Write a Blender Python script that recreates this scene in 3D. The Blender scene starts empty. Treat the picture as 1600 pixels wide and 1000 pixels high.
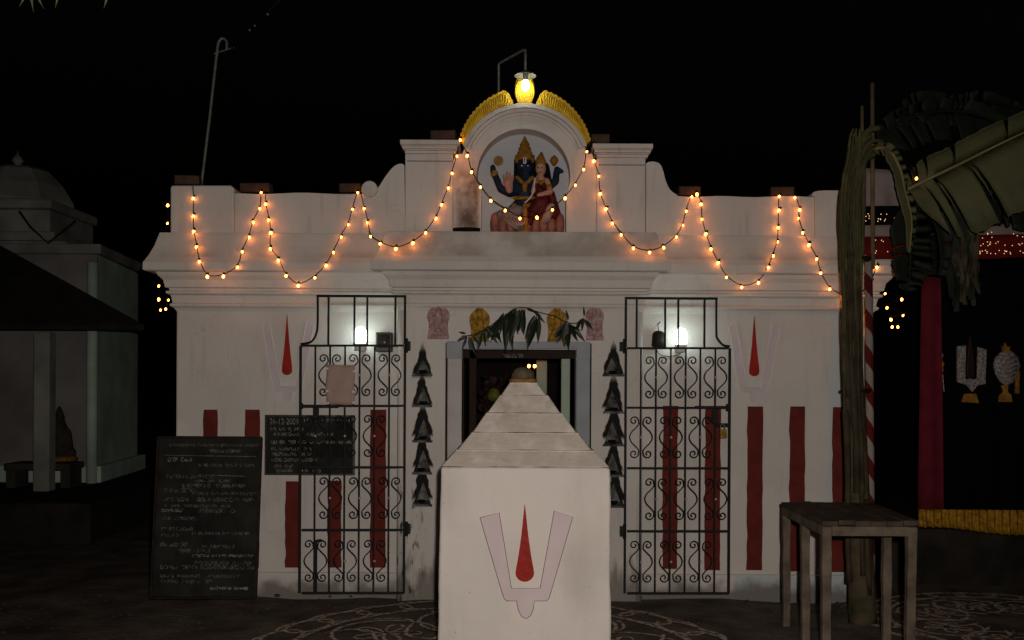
import bpy, math, random
from mathutils import Vector, Matrix
from mathutils.geometry import tessellate_polygon
random.seed(7)
R = math.radians
sc = bpy.context.scene
C = sc.collection

# ------------------------------------------------------------------ camera
F = 1600.0                 # focal length in photo pixels (photo is 1600 wide)
CAM_Y, CAM_Z, ROLL = -7.25, 1.5, R(-0.3)
cd = bpy.data.cameras.new('camera'); cam = bpy.data.objects.new('camera', cd); C.objects.link(cam)
cam.location = (0, CAM_Y, CAM_Z); cam.rotation_euler = (math.pi/2, ROLL, 0)
cd.sensor_width = 36; cd.lens = 36.0*F/1600; cd.shift_y = 0.0625; cd.clip_end = 2000
sc.camera = cam

# ------------------------------------------------------------------ night sky
w = bpy.data.worlds.new('World'); sc.world = w; w.use_nodes = True
nt = w.node_tree; bg = nt.nodes['Background']
sky = nt.nodes.new('ShaderNodeTexSky'); sky.sky_type = 'NISHITA'; sky.sun_disc = False
sky.sun_elevation = R(-4); sky.sun_rotation = R(150)
nt.links.new(sky.outputs[0], bg.inputs[0]); bg.inputs[1].default_value = 0.05

# ------------------------------------------------------------------ key light: the flash that lit this night picture, hand height beside the photographer
ld = bpy.data.lights.new('flash', 'SPOT'); lo = bpy.data.objects.new('flash', ld); C.objects.link(lo)
lo.location = (0.10, CAM_Y-0.1, CAM_Z+0.12); ld.energy = 560; ld.color = (1.0, 0.90, 0.79)
ld.spot_size = R(84); ld.spot_blend = 0.8; ld.shadow_soft_size = 0.03
lo.rotation_euler = (Vector((0.15, 0, 1.75))-Vector(lo.location)).to_track_quat('-Z', 'Y').to_euler()

sc.view_settings.view_transform = 'Standard'; sc.view_settings.look = 'None'
sc.view_settings.exposure = 0.0; sc.view_settings.gamma = 1.0; sc.view_settings.use_curve_mapping = False
sc.cycles.use_denoising = True; sc.cycles.max_bounces = 6
sc.cycles.sample_clamp_indirect = 4.0

# ------------------------------------------------------------------ measuring: photo pixel at a known distance plane Y -> metres
CR, SR = math.cos(ROLL), math.sin(ROLL)
def at(px, py, Y=0.0):
    d = Y - CAM_Y
    u = (px-800)/F*d; v = (600-py)/F*d
    return Vector((CR*u+SR*v, Y, CAM_Z - SR*u + CR*v))
def ax(px, Y=0.0, py=600): return at(px, py, Y).x
def az(py, Y=0.0, px=800): return at(px, py, Y).z
PX = 7.25/F                # metres per photo pixel at the facade

# ------------------------------------------------------------------ materials
def mat(name, col, rough=0.8, var=0.12, scale=6.0, bump=0.15, bscale=60.0, metal=0.0, spec=0.1, col2=None, detail=6):
    m = bpy.data.materials.new(name); m.use_nodes = True
    t = m.node_tree; N = t.nodes; L = t.links; b = N['Principled BSDF']
    b.inputs['Roughness'].default_value = rough; b.inputs['Metallic'].default_value = metal
    b.inputs['Specular IOR Level'].default_value = spec
    tc = N.new('ShaderNodeTexCoord')
    n1 = N.new('ShaderNodeTexNoise'); n1.inputs['Scale'].default_value = scale; n1.inputs['Detail'].default_value = detail
    L.new(tc.outputs['Object'], n1.inputs['Vector'])
    r = N.new('ShaderNodeValToRGB'); r.color_ramp.elements[0].position = .3; r.color_ramp.elements[1].position = .72
    c2 = col2 or tuple(c*(1-var*2) for c in col)
    r.color_ramp.elements[0].color = (*c2, 1); r.color_ramp.elements[1].color = (*col, 1)
    L.new(n1.outputs['Fac'], r.inputs['Fac']); L.new(r.outputs['Color'], b.inputs['Base Color'])
    if bump:
        n2 = N.new('ShaderNodeTexNoise'); n2.inputs['Scale'].default_value = bscale; n2.inputs['Detail'].default_value = 4
        L.new(tc.outputs['Object'], n2.inputs['Vector'])
        bp = N.new('ShaderNodeBump'); bp.inputs['Strength'].default_value = bump; bp.inputs['Distance'].default_value = .01
        L.new(n2.outputs['Fac'], bp.inputs['Height']); L.new(bp.outputs['Normal'], b.inputs['Normal'])
    m['out'] = r.name
    return m
def glow(name, col, strength):
    m = bpy.data.materials.new(name); m.use_nodes = True; b = m.node_tree.nodes['Principled BSDF']
    b.inputs['Base Color'].default_value = (.8, .8, .8, 1)
    b.inputs['Emission Color'].default_value = (*col, 1); b.inputs['Emission Strength'].default_value = strength
    return m
class G:                   # small node-graph helper for stains that have a shape of their own
    def __init__(s, m):
        s.m = m; s.t = m.node_tree; s.N = s.t.nodes; s.L = s.t.links
        g = s.N.new('ShaderNodeNewGeometry'); sp = s.N.new('ShaderNodeSeparateXYZ')
        s.L.new(g.outputs['Position'], sp.inputs[0]); s.pos = g.outputs['Position']
        s.x, s.y, s.z = sp.outputs
    def math(s, op, a, b=None, c=None, clamp=False):
        n = s.N.new('ShaderNodeMath'); n.operation = op; n.use_clamp = clamp
        for i, v in enumerate((a, b, c)):
            if v is None: continue
            if hasattr(v, 'links') or hasattr(v, 'is_linked'): s.L.new(v, n.inputs[i])
            else: n.inputs[i].default_value = v
        return n.outputs[0]
    def ramp(s, v, a, b):  # 0 at a, 1 at b
        n = s.N.new('ShaderNodeMapRange'); n.interpolation_type = 'SMOOTHSTEP'
        s.L.new(v, n.inputs[0]); n.inputs[1].default_value = a; n.inputs[2].default_value = b
        return n.outputs[0]
    def noise(s, scale, detail=5, stretch=None):
        n = s.N.new('ShaderNodeTexNoise'); n.inputs['Scale'].default_value = scale; n.inputs['Detail'].default_value = detail
        if stretch:
            mp = s.N.new('ShaderNodeMapping'); mp.inputs['Scale'].default_value = stretch
            s.L.new(s.pos, mp.inputs[0]); s.L.new(mp.outputs[0], n.inputs['Vector'])
        else: s.L.new(s.pos, n.inputs['Vector'])
        return n.outputs['Fac']
    def over(s, mask, col):
        b = s.N['Principled BSDF']; src = b.inputs['Base Color'].links[0].from_socket
        mx = s.N.new('ShaderNodeMix'); mx.data_type = 'RGBA'
        s.L.new(mask, mx.inputs[0]); s.L.new(src, mx.inputs[6]); mx.inputs[7].default_value = (*col, 1)
        s.L.new(mx.outputs[2], b.inputs['Base Color'])
WALL = (.64, .60, .575)
def limewash(name, col=WALL, streak=.55, crack=.22):
    m = mat(name, col, .9, .05, 2.2, .25, 45)
    g = G(m)
    g.over(g.math('MULTIPLY', g.ramp(g.noise(3.0, 6, (6, 6, .7)), .52, .78), streak), tuple(c*.72 for c in col))
    g.over(g.math('MULTIPLY', g.ramp(g.noise(38, 3), .70, .78), .5), (.30, .26, .23))
    g.over(g.math('MULTIPLY', g.ramp(g.noise(1.1, 2), .52, .56), .30), tuple(c*1.1 for c in col))
    vo = g.N.new('ShaderNodeTexVoronoi'); vo.feature = 'DISTANCE_TO_EDGE'; vo.inputs['Scale'].default_value = 1.7
    ad = g.N.new('ShaderNodeVectorMath'); ad.operation = 'ADD'; nn = g.N.new('ShaderNodeTexNoise'); nn.inputs['Scale'].default_value = 5; g.L.new(g.pos, nn.inputs['Vector'])
    scv = g.N.new('ShaderNodeVectorMath'); scv.operation = 'SCALE'; scv.inputs['Scale'].default_value = .35; g.L.new(nn.outputs['Color'], scv.inputs[0])
    g.L.new(g.pos, ad.inputs[0]); g.L.new(scv.outputs[0], ad.inputs[1]); g.L.new(ad.outputs[0], vo.inputs['Vector'])
    g.over(g.math('MULTIPLY', g.math('MULTIPLY', g.ramp(vo.outputs['Distance'], .007, .001), g.ramp(g.noise(1.6, 3), .53, .62)), crack), (.25, .21, .18))
    return m, g
M = {}
M['wall'], g = limewash('lime_wash_wall')
# pale blue tint mixed in over the right-hand corner and the plinth near it
g.over(g.math('MULTIPLY', g.ramp(g.x, ax(1294), ax(1299)), .75), (.50, .56, .60))
g.over(g.math('MULTIPLY', g.math('MULTIPLY', g.ramp(g.x, ax(1146), ax(1151)), g.ramp(g.z, .165, .155)), .7), (.46, .53, .56))
g.over(g.math('MULTIPLY', g.ramp(g.math('ADD', g.z, g.math('MULTIPLY', g.noise(7), -.25)), .02, -.10), .8), (.12, .10, .085))
M['bay'], g = limewash('lime_wash_bay')
M['cornice'], g = limewash('lime_wash_cornice', (.64, .595, .565), .5)
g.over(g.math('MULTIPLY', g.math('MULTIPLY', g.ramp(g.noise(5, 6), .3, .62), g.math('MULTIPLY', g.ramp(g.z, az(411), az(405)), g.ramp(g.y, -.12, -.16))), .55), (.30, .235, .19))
M['parapet'], g = limewash('lime_wash_parapet', WALL, .8)
g.over(g.math('MULTIPLY', g.math('MULTIPLY', g.math('MULTIPLY', g.ramp(g.x, ax(703), ax(722)), g.ramp(g.x, ax(752), ax(742))),
       g.math('MULTIPLY', g.ramp(g.z, az(250), az(290)), g.ramp(g.z, az(366), az(364)))), g.ramp(g.noise(9), .25, .65)), (.16, .11, .085))
M['pillar'], g = limewash('pillar_wash', (.74, .68, .645), .3, .06)
g.over(g.math('MULTIPLY', g.ramp(g.noise(2.6, 6, (1, 1, .5)), .48, .72), .35), (.42, .36, .31))
g.over(g.math('MULTIPLY', g.math('MULTIPLY', g.ramp(g.z, az(730, -2.05)-.004, az(730, -2.05)+.006), g.ramp(g.noise(14, 6), .2, .6)), .55), (.50, .42, .34))
g.over(g.math('MULTIPLY', g.math('MULTIPLY', g.ramp(g.noise(9, 6), .50, .62), g.ramp(g.z, 1.16, 1.40)), .35), (.30, .23, .17))
g.over(g.math('MULTIPLY', g.ramp(g.noise(60, 2), .74, .77), .7), (.14, .11, .10))
M['plinth'] = M['wall']
M['bluepaint'] = mat('pale_blue_paint', (.40, .43, .475), .8, .12, 5, .2)
M['pinkwash'] = mat('pinkish_wash', (.58, .54, .54), .85, .1, 5, .2)
M['nicheblue'] = mat('niche_blue_grey', (.50, .52, .56), .85, .06, 4, .15)
M['red'] = mat('red_oxide_paint', (.165, .027, .020), .75, .16, 9, .12)
M['redgloss'] = mat('red_enamel', (.40, .020, .012), .45, .2, 12, .3, 25, spec=.12)
M['pinkpaint'] = mat('pink_white_paint', (.70, .585, .61), .7, .06, 8, .05)
M['palepink'] = mat('faded_pink_wash', (.63, .545, .585), .75, .06, 8, .05)
M['whitewash'] = mat('white_edge_line', (.78, .74, .74), .7, .05)
M['medal'] = mat('faded_medallion', (.42, .33, .33), .7, .1)
M['outline'] = mat('thin_grey_outline', (.24, .19, .20), .8, .1)
M['yellow'] = mat('ochre_yellow_paint', (.80, .52, .04), .6, .2, 14, .3, col2=(.55, .30, .02))
M['iron'] = mat('dark_green_iron', (.010, .013, .014), .6, .2, 30, .2, spec=.2)
M['brick'] = mat('old_brick', (.105, .06, .045), .9, .25, 14, .6)
M['board'] = mat('black_board', (.009, .010, .009), .85, .3, 7, .1, spec=.1, col2=(.030, .030, .027))
M['chalk'] = mat('chalk', (.20, .19, .18), .95, .42, 40, 0)
M['chalk2'] = mat('chalk_bright', (.36, .34, .31), .95, .42, 40, 0)
M['paper'] = mat('pinkish_paper', (.47, .34, .30), .85, .08, 9, .1)
M['tape'] = mat('tape', (.75, .75, .75), .25, .05, 5, 0)
M['cfl'] = glow('lamp_glass_lit', (.82, 1.0, .92), 13.0)
M['cfltop'] = glow('hanging_lamp_lit', (.93, 1.0, .82), 30.0)
M['bulb'] = glow('warm_bulb_lit', (1.0, .26, .03), 24.0)
M['sequin_glint'] = glow('sequin_glint_glow', (1.0, .5, .2), 1.1)  # emission stands in for the glint of the valance sequins
M['wire'] = mat('dark_wire', (.016, .013, .011), .6, .1, 10, 0)
M['metalgrey'] = mat('dull_grey_metal', (.20, .20, .19), .5, .2, 20, .1, metal=.3)
M['darkbox'] = mat('dark_green_box', (.022, .028, .02), .4, .3, 18, .1, spec=.5)
M['darkbrown'] = mat('dark_brown_shell', (.03, .02, .015), .5, .3, 18, .2)
M['soot'] = mat('soot_black', (.009, .009, .009), .95, .3, 20, .2)
M['niche'] = mat('sooty_niche', (.22, .22, .21), .9, .42, 20, .3, col2=(.012, .012, .012))
M['leaf'] = mat('mango_leaf', (.014, .026, .012), .5, .3, 12, .1, spec=.5)
M['twig'] = mat('twig', (.05, .03, .02), .8, .2)
M['goldplaque'] = mat('gold_paint', (.50, .29, .035), .5, .4, 38, .5, col2=(.14, .06, .01))
M['pinkplaque'] = mat('pink_plaque_paint', (.50, .36, .36), .8, .3, 38, .5, col2=(.27, .13, .14))
M['bluebody'] = mat('deity_blue', (.020, .034, .068), .5, .4, 24, .1)
M['skin'] = mat('deity_skin', (.52, .28, .22), .6, .12, 20, .1)
M['gold'] = mat('deity_gold', (.34, .17, .025), .45, .3, 30, .2)
M['sari'] = mat('deity_red', (.135, .022, .024), .6, .4, 26, .2)
M['dhoti'] = mat('deity_cloth', (.33, .28, .27), .7, .22, 18, .2)
M['dhotigrey'] = mat('deity_cloth_grey', (.20, .20, .24), .7, .2, 18, .2)
M['lotus'] = mat('lotus_pink', (.36, .17, .14), .75, .25, 15, .2)
M['white'] = mat('white_paint', (.7, .68, .66), .7, .05)
M['wood'] = mat('weathered_wood', (.20, .155, .12), .85, .3, 9, .5, 50)
M['woodtop'] = mat('weathered_wood_top', (.10, .076, .06), .9, .3, 9, .5, 50)
M['bamboo'] = mat('bamboo', (.16, .12, .07), .7, .2, 9, .2)
M['stem'] = mat('banana_stem', (.105, .078, .045), .7, .35, 9, .6, 30, spec=.15, col2=(.028, .026, .014))
M['sheath'] = mat('banana_sheath', (.085, .078, .034), .65, .3, 8, .4, 30, spec=.15, col2=(.03, .036, .012))
M['dryleaf'] = mat('dry_leaf', (.07, .055, .035), .8, .3, 10, .3)
M['bleaf'] = mat('banana_leaf', (.090, .087, .040), .6, .2, 5, .3, 40, spec=.15, col2=(.055, .06, .028))
M['bleafdark'] = mat('banana_leaf_dark', (.017, .021, .014), .65, .25, 5, .3, 40)
M['midrib'] = mat('leaf_midrib', (.20, .165, .07), .5, .15)
M['maroon'] = mat('maroon_cloth', (.135, .012, .022), .85, .2, 8, .2)
M['redcloth'] = mat('red_cloth', (.13, .008, .008), .8, .25, 9, .2)
M['blackcloth'] = mat('black_cloth', (.004, .0035, .004), .95, .2, 8, .1, spec=.03)
M['whitecloth'] = mat('white_pink_cloth', (.24, .19, .19), .85, .12, 6, .2)
M['fringe'] = mat('golden_fringe', (.46, .25, .02), .55, .4, 30, .3, col2=(.16, .07, .008))
M['sequin'] = mat('silver_sequin', (.36, .32, .31), .35, .42, 70, .6, 90, spec=.5, col2=(.06, .05, .05))
M['ornorange'] = mat('orange_gilt', (.34, .16, .03), .5, .3, 30, .2)
M['ornmaroon'] = mat('dark_maroon', (.035, .012, .014), .5, .2)
M['green'] = mat('pale_green_paint', (.21, .27, .22), .8, .15, 4, .2)
M['greenbright'] = mat('pale_green_tile', (.30, .40, .31), .5, .12, 5, .1, spec=.5)
M['shrine'] = mat('grey_green_wash', (.36, .36, .33), .9, .3, 2, .3)
M['shrinefront'] = mat('grey_pink_wash', (.30, .285, .275), .9, .22, 2, .2)
M['shrinewall'] = mat('green_wash', (.60, .74, .63), .9, .2, 2, .2)
M['roof'] = mat('dark_roof', (.035, .030, .027), .95, .25, 5, .5)
M['platform'] = mat('dark_plaster', (.075, .068, .058), .95, .25, 3, .4)
M['idol'] = mat('dark_idol', (.06, .045, .033), .6, .3, 12, .3)
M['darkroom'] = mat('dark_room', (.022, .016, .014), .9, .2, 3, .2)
M['darkwood'] = mat('dark_door_wood', (.035, .017, .012), .6, .3, 10, .2)  # door wood; its colour also draws the shadow lines beside the frame
M['lime'] = mat('yellow_green_flower', (.17, .18, .03), .7, .3, 30, .3)
M['magenta'] = mat('magenta_flower', (.045, .010, .014), .7, .3, 30, .3)
M['pinkfl'] = mat('pink_flower', (.08, .045, .04), .7, .3, 30, .3)
M['capstone'] = mat('ghee_stained_stone', (.17, .125, .08), .6, .3, 22, .4, col2=(.06, .06, .045))
M['orange'] = mat('orange_smear', (.40, .19, .06), .7, .3, 25, .2)
M['kolam'] = mat('rice_powder', (.72, .60, .50), .95, .42, 26, 0, col2=(.25, .2, .17))
gk = G(M['kolam']); M['kolam'].node_tree.links.new(gk.ramp(gk.noise(24, 5), .36, .47), M['kolam'].node_tree.nodes['Principled BSDF'].inputs['Alpha'])
M['earth'] = mat('dark_earth', (.17, .142, .118), .97, .3, 3.5, .9, 22, col2=(.06, .05, .042))
M['treeleaf'] = mat('tree_leaf', (.34, .32, .2), .6, .2)

# ------------------------------------------------------------------ mesh helpers
class MB:
    def __init__(s): s.v = []; s.f = []
    def add(s, vs, fs):
        o = len(s.v); s.v += [tuple(p) for p in vs]; s.f += [tuple(i+o for i in f) for f in fs]; return s
    def box(s, x0, x1, y0, y1, z0, z1):
        v = [(x, y, z) for x in (x0, x1) for y in (y0, y1) for z in (z0, z1)]
        return s.add(v, [(0,1,3,2),(4,6,7,5),(0,4,5,1),(2,3,7,6),(0,2,6,4),(1,5,7,3)])
    def obox(s, c, ux, uy, uz):
        c = Vector(c); v = [c+a*Vector(ux)+b*Vector(uy)+d*Vector(uz) for a in (-1,1) for b in (-1,1) for d in (-1,1)]
        return s.add(v, [(0,1,3,2),(4,6,7,5),(0,4,5,1),(2,3,7,6),(0,2,6,4),(1,5,7,3)])
    def prism(s, outer, y0, y1, holes=(), caps=(True, True)):     # outline in (x,z); y0 is the face toward the camera
        loops = [list(outer)]+[list(h) for h in holes]
        flat = [p for l in loops for p in l]; n = len(flat)
        tris = tessellate_polygon([[Vector((p[0], p[1], 0)) for p in l] for l in loops])
        vs = [(p[0], y0, p[1]) for p in flat]+[(p[0], y1, p[1]) for p in flat]
        fs = []
        if caps[0]: fs += [t for t in tris]
        if caps[1]: fs += [tuple(i+n for i in reversed(t)) for t in tris]
        o = 0
        for l in loops:
            k = len(l)
            for i in range(k): j = (i+1) % k; fs.append((o+i, o+j, o+j+n, o+i+n))
            o += k
        return s.add(vs, fs)
    def tube(s, pts, r, n=6, cap=True):
        pts = [Vector(p) for p in pts]; rs = r if isinstance(r, (list, tuple)) else [r]*len(pts)
        up = None; rings = []
        for i, p in enumerate(pts):
            t = (pts[min(i+1, len(pts)-1)]-pts[max(i-1, 0)]).normalized()
            if up is None: up = Vector((0, 1, 0)) if abs(t.y) < .9 else Vector((1, 0, 0))
            a = t.cross(up)
            if a.length < 1e-5: a = t.cross(Vector((1, .2, .1)))
            a.normalize(); b = a.cross(t).normalized(); up = b
            rings.append([p+rs[i]*(math.cos(2*math.pi*k/n)*a+math.sin(2*math.pi*k/n)*b) for k in range(n)])
        vs = [v for rg in rings for v in rg]; fs = []
        for i in range(len(rings)-1):
            for k in range(n):
                fs.append((i*n+k, i*n+(k+1) % n, (i+1)*n+(k+1) % n, (i+1)*n+k))
        if cap: fs += [tuple(range(n-1, -1, -1)), tuple((len(rings)-1)*n+k for k in range(n))]
        return s.add(vs, fs)
    def lathe(s, prof, c, n=16, sy=1.0):                       # prof (r,z), around a vertical axis at c
        vs = [(c[0]+r*math.cos(2*math.pi*k/n), c[1]+sy*r*math.sin(2*math.pi*k/n), c[2]+z) for r, z in prof for k in range(n)]
        fs = [(i*n+k, i*n+(k+1) % n, (i+1)*n+(k+1) % n, (i+1)*n+k) for i in range(len(prof)-1) for k in range(n)]
        fs += [tuple(range(n-1, -1, -1)), tuple((len(prof)-1)*n+k for k in range(n))]
        return s.add(vs, fs)
    def ball(s, c, rx, ry=None, rz=None, n=10, m=6):
        ry = ry or rx; rz = rz or rx
        return s.add(*_ball(c, rx, ry, rz, n, m))
    def capsule(s, a, b, ra, rb, n=10):
        a = Vector(a); b = Vector(b); d = (b-a); L = max(d.length, 1e-4); t = d/L
        pts = [a-t*ra*.98, a-t*ra*.7, a, b, b+t*rb*.7, b+t*rb*.98]
        return s.tube(pts, [ra*.15, ra*.7, ra, rb, rb*.7, rb*.15], n)
    def ribbon(s, pts, wd, z):                                  # flat line on the ground
        n = len(pts); vs = []
        for i, p in enumerate(pts):
            a = pts[max(i-1, 0)]; b = pts[min(i+1, n-1)]
            tx, ty = b[0]-a[0], b[1]-a[1]; L = math.hypot(tx, ty) or 1
            q = wd*(.7+.6*random.random())/2
            vs += [(p[0]-ty/L*q, p[1]+tx/L*q, z), (p[0]+ty/L*q, p[1]-tx/L*q, z)]
        return s.add(vs, [(2*i, 2*i+1, 2*i+3, 2*i+2) for i in range(n-1)])
    def mesh(s, name, m, smooth=False):
        me = bpy.data.meshes.new(name); me.from_pydata(s.v, [], s.f); me.validate(); me.update()
        if m: me.materials.append(M[m] if isinstance(m, str) else m)
        if smooth: me.polygons.foreach_set('use_smooth', [True]*len(me.polygons))
        import bmesh as _b
        bm = _b.new(); bm.from_mesh(me); _b.ops.recalc_face_normals(bm, faces=bm.faces); bm.to_mesh(me); bm.free()
        return me
    def build(s, name, m, parent=None, smooth=False, bevel=0, seg=2):
        return link(name, s.mesh(name, m, smooth), parent, bevel, seg)
def _ball(c, rx, ry, rz, n, m):
    vs = [(c[0], c[1], c[2]+rz)]
    for i in range(1, m):
        t = math.pi*i/m
        vs += [(c[0]+rx*math.sin(t)*math.cos(2*math.pi*k/n), c[1]+ry*math.sin(t)*math.sin(2*math.pi*k/n), c[2]+rz*math.cos(t)) for k in range(n)]
    vs.append((c[0], c[1], c[2]-rz)); fs = []
    for k in range(n):
        fs.append((0, 1+k, 1+(k+1) % n)); e = len(vs)-1; b = 1+(m-2)*n
        fs.append((e, b+(k+1) % n, b+k))
        for i in range(m-2):
            a = 1+i*n; fs.append((a+k, a+n+k, a+n+(k+1) % n, a+(k+1) % n))
    return vs, fs
def link(name, me, parent=None, bevel=0, seg=2):
    o = bpy.data.objects.new(name, me); C.objects.link(o)
    if parent: o.parent = parent; o.matrix_parent_inverse = Matrix.Translation(-parent.location) if parent.rotation_euler[:] == (0,0,0) else parent.matrix_basis.inverted()
    if bevel:
        b = o.modifiers.new('bevel', 'BEVEL'); b.width = bevel; b.segments = seg; b.limit_method = 'ANGLE'; b.angle_limit = R(40)
    return o
def remesh(o, voxel):
    r = o.modifiers.new('remesh', 'REMESH'); r.mode = 'VOXEL'; r.voxel_size = voxel; r.use_smooth_shade = True
    s = o.modifiers.new('smooth', 'SMOOTH'); s.iterations = 3; s.factor = .5
    return o
TEX = bpy.data.textures.new('hand_plaster', 'CLOUDS'); TEX.noise_scale = .16; TEX.noise_depth = 3
def uneven(o, k=.006, lev=4):
    s_ = o.modifiers.new('fine', 'SUBSURF'); s_.subdivision_type = 'SIMPLE'; s_.levels = lev; s_.render_levels = lev
    d_ = o.modifiers.new('uneven', 'DISPLACE'); d_.texture = TEX; d_.strength = k; d_.mid_level = .5; d_.texture_coords = 'GLOBAL'
    return o
def tag(o, label, cat, group=None):
    o['label'] = label; o['category'] = cat
    if group: o['group'] = group
    return o
def thing(name, label, cat, loc=(0, 0, 0), group=None):
    o = bpy.data.objects.new(name, None); C.objects.link(o); o.location = loc; o.empty_display_size = .1
    return tag(o, label, cat, group)
def struct(o): o['kind'] = 'structure'; return o
def crom(ctrl, n=6):
    P = [Vector(p) for p in ctrl]; out = []
    for i in range(len(P)-1):
        p0, p1, p2, p3 = P[max(i-1, 0)], P[i], P[i+1], P[min(i+2, len(P)-1)]
        for k in range(n):
            t = k/n
            out.append(.5*((2*p1)+(p2-p0)*t+(2*p0-5*p1+4*p2-p3)*t*t+(3*p1-p0-3*p2+p3)*t**3))
    return out+[P[-1]]
def arc(cx, cz, r, a0, a1, n, rz=None):
    rz = rz or r
    return [(cx+r*math.cos(R(a0+(a1-a0)*i/n)), cz+rz*math.sin(R(a0+(a1-a0)*i/n))) for i in range(n+1)]

# ================================================================== GROUND
g = MB()
xs = [-400, -60, -20, -9]+[-7+.25*i for i in range(57)]+[9, 20, 60, 400]
ys = [-60, -20, -9]+[-7+.25*i for i in range(33)]+[2.5, 5, 12, 40, 400]
for y in ys:
    for x in xs:
        inn = abs(x) < 6.5 and -6.5 < y < .9
        z = (.012*math.sin(2.1*x+1.3*y)+.010*math.sin(5.3*x-3.1*y)+random.uniform(-.006, .006)-.014) if inn else -.02
        if math.hypot(x+.1, y+1.54) < 1.6: z = -.004
        if math.hypot(x-3.2, y+.75) < 1.0: z = -.004
        g.v.append((x, y, z))
nx = len(xs)
g.f = [(j*nx+i, j*nx+i+1, (j+1)*nx+i+1, (j+1)*nx+i) for j in range(len(ys)-1) for i in range(nx-1)]
struct(g.build('ground', 'earth', smooth=True))

gr = MB(); rp = random.Random(9)
for _ in range(1400):
    x, y = rp.uniform(-5, 5), rp.uniform(-2.4, -.02); r_ = rp.uniform(.004, .013)*(1.7 if rp.random() < .06 else 1)
    if math.hypot(x+.1, y+1.54) < 1.3: r_ *= .5
    gr.add(*_ball((x, y, r_*.3-.006), r_*rp.uniform(.8, 1.5), r_, r_*.7, 5, 3))
gr.build('loose_grit', 'platform')['kind'] = 'stuff'
# kolam drawings on the ground (rice powder lines)
def kolam(cx, cy, RR, label, seed):
    random.seed(seed)
    t = thing('kolam', label, 'kolam', (cx, cy, 0), 'rice powder drawings on the ground')
    def ringpts(fn, n=220): return [(cx+fn(a)*math.cos(a), cy+fn(a)*math.sin(a)) for a in [2*math.pi*i/n for i in range(n+1)]]
    b = MB()
    for q in range(26):                         # looping border
        a0 = 2*math.pi*q/26
        b.ribbon([(cx+(RR*.915+RR*.075*math.sin(s))*math.cos(a0+.15*math.cos(s)), cy+(RR*.915+RR*.075*math.sin(s))*math.sin(a0+.15*math.cos(s))) for s in [2*math.pi*i/18 for i in range(19)]], .024, .0042+.0004*(q % 3))
    b.ribbon(ringpts(lambda a: RR*(.995+.012*math.sin(26*a))), .028, .0058)
    b.ribbon(ringpts(lambda a: RR*.83), .026, .0060)
    b.build('border_loops', 'kolam', t)
    b = MB()
    for q in range(8):
        a0 = 2*math.pi*q/8+.2; c = (cx+RR*.55*math.cos(a0), cy+RR*.55*math.sin(a0))
        b.ribbon([(c[0]+RR*.23*math.cos(s), c[1]+RR*.23*math.sin(s)) for s in [2*math.pi*i/40 for i in range(41)]], .024, .0044+.0005*(q % 2))
        for k in range(5):
            e = 2*math.pi*k/5+a0
            b.ribbon([(c[0]+RR*.15*math.sin(s)*math.cos(e+.45*math.cos(s)), c[1]+RR*.15*math.sin(s)*math.sin(e+.45*math.cos(s))) for s in [math.pi*i/14 for i in range(15)]], .020, .0054)
    b.build('flower_circles', 'kolam', t)
    b = MB()
    for q in range(16):
        a0 = 2*math.pi*q/16
        b.ribbon([(cx+RR*(.28+.50*s)*math.cos(a0+.18*math.sin(math.pi*s*2)), cy+RR*(.28+.50*s)*math.sin(a0+.18*math.sin(math.pi*s*2))) for s in [i/16 for i in range(17)]], .021, .0064)
    b.build('wavy_rays', 'kolam', t)
kolam(-.10, -1.54, 1.41, 'large round white kolam drawn on the earth around the pillar', 3)
kolam(3.22, -.78, .95, 'smaller white kolam on the earth to the right of the wooden table', 5)

# ================================================================== TEMPLE
XL, XR = ax(275), ax(1362)                 # wing wall edges
BL, BR, BP = ax(627), ax(998), .12          # projecting bay
DEP = 3.6
ZW = az(488)                                # wall top under the mouldings
temple = thing('temple', 'small whitewashed temple with curved parapet, arched niche and open doorway', 'temple', (0, 0, 0))
DL, DR, DT = ax(722, -BP), ax(900, -BP), az(546, -BP)
# wing and side walls
w_ = MB(); w_.box(XL, BL+.05, 0, .25, -.05, ZW+.45); w_.build('wing_wall', 'wall', temple, bevel=.012)
w_ = MB(); w_.box(BR-.05, XR, 0, .25, -.05, ZW+.45); w_.build('wing_wall', 'wall', temple, bevel=.012)
w_ = MB(); w_.box(XL+.004, XL+.25, .252, DEP, -.05, ZW+.45); w_.build('side_wall', 'wall', temple)
w_ = MB(); w_.box(XR-.25, XR-.004, .252, DEP, -.05, ZW+.45); w_.build('side_wall', 'wall', temple)
w_ = MB(); w_.box(XL+.26, XR-.26, DEP-.2, DEP, -.05, ZW+.45); w_.build('back_wall', 'wall', temple)
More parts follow.
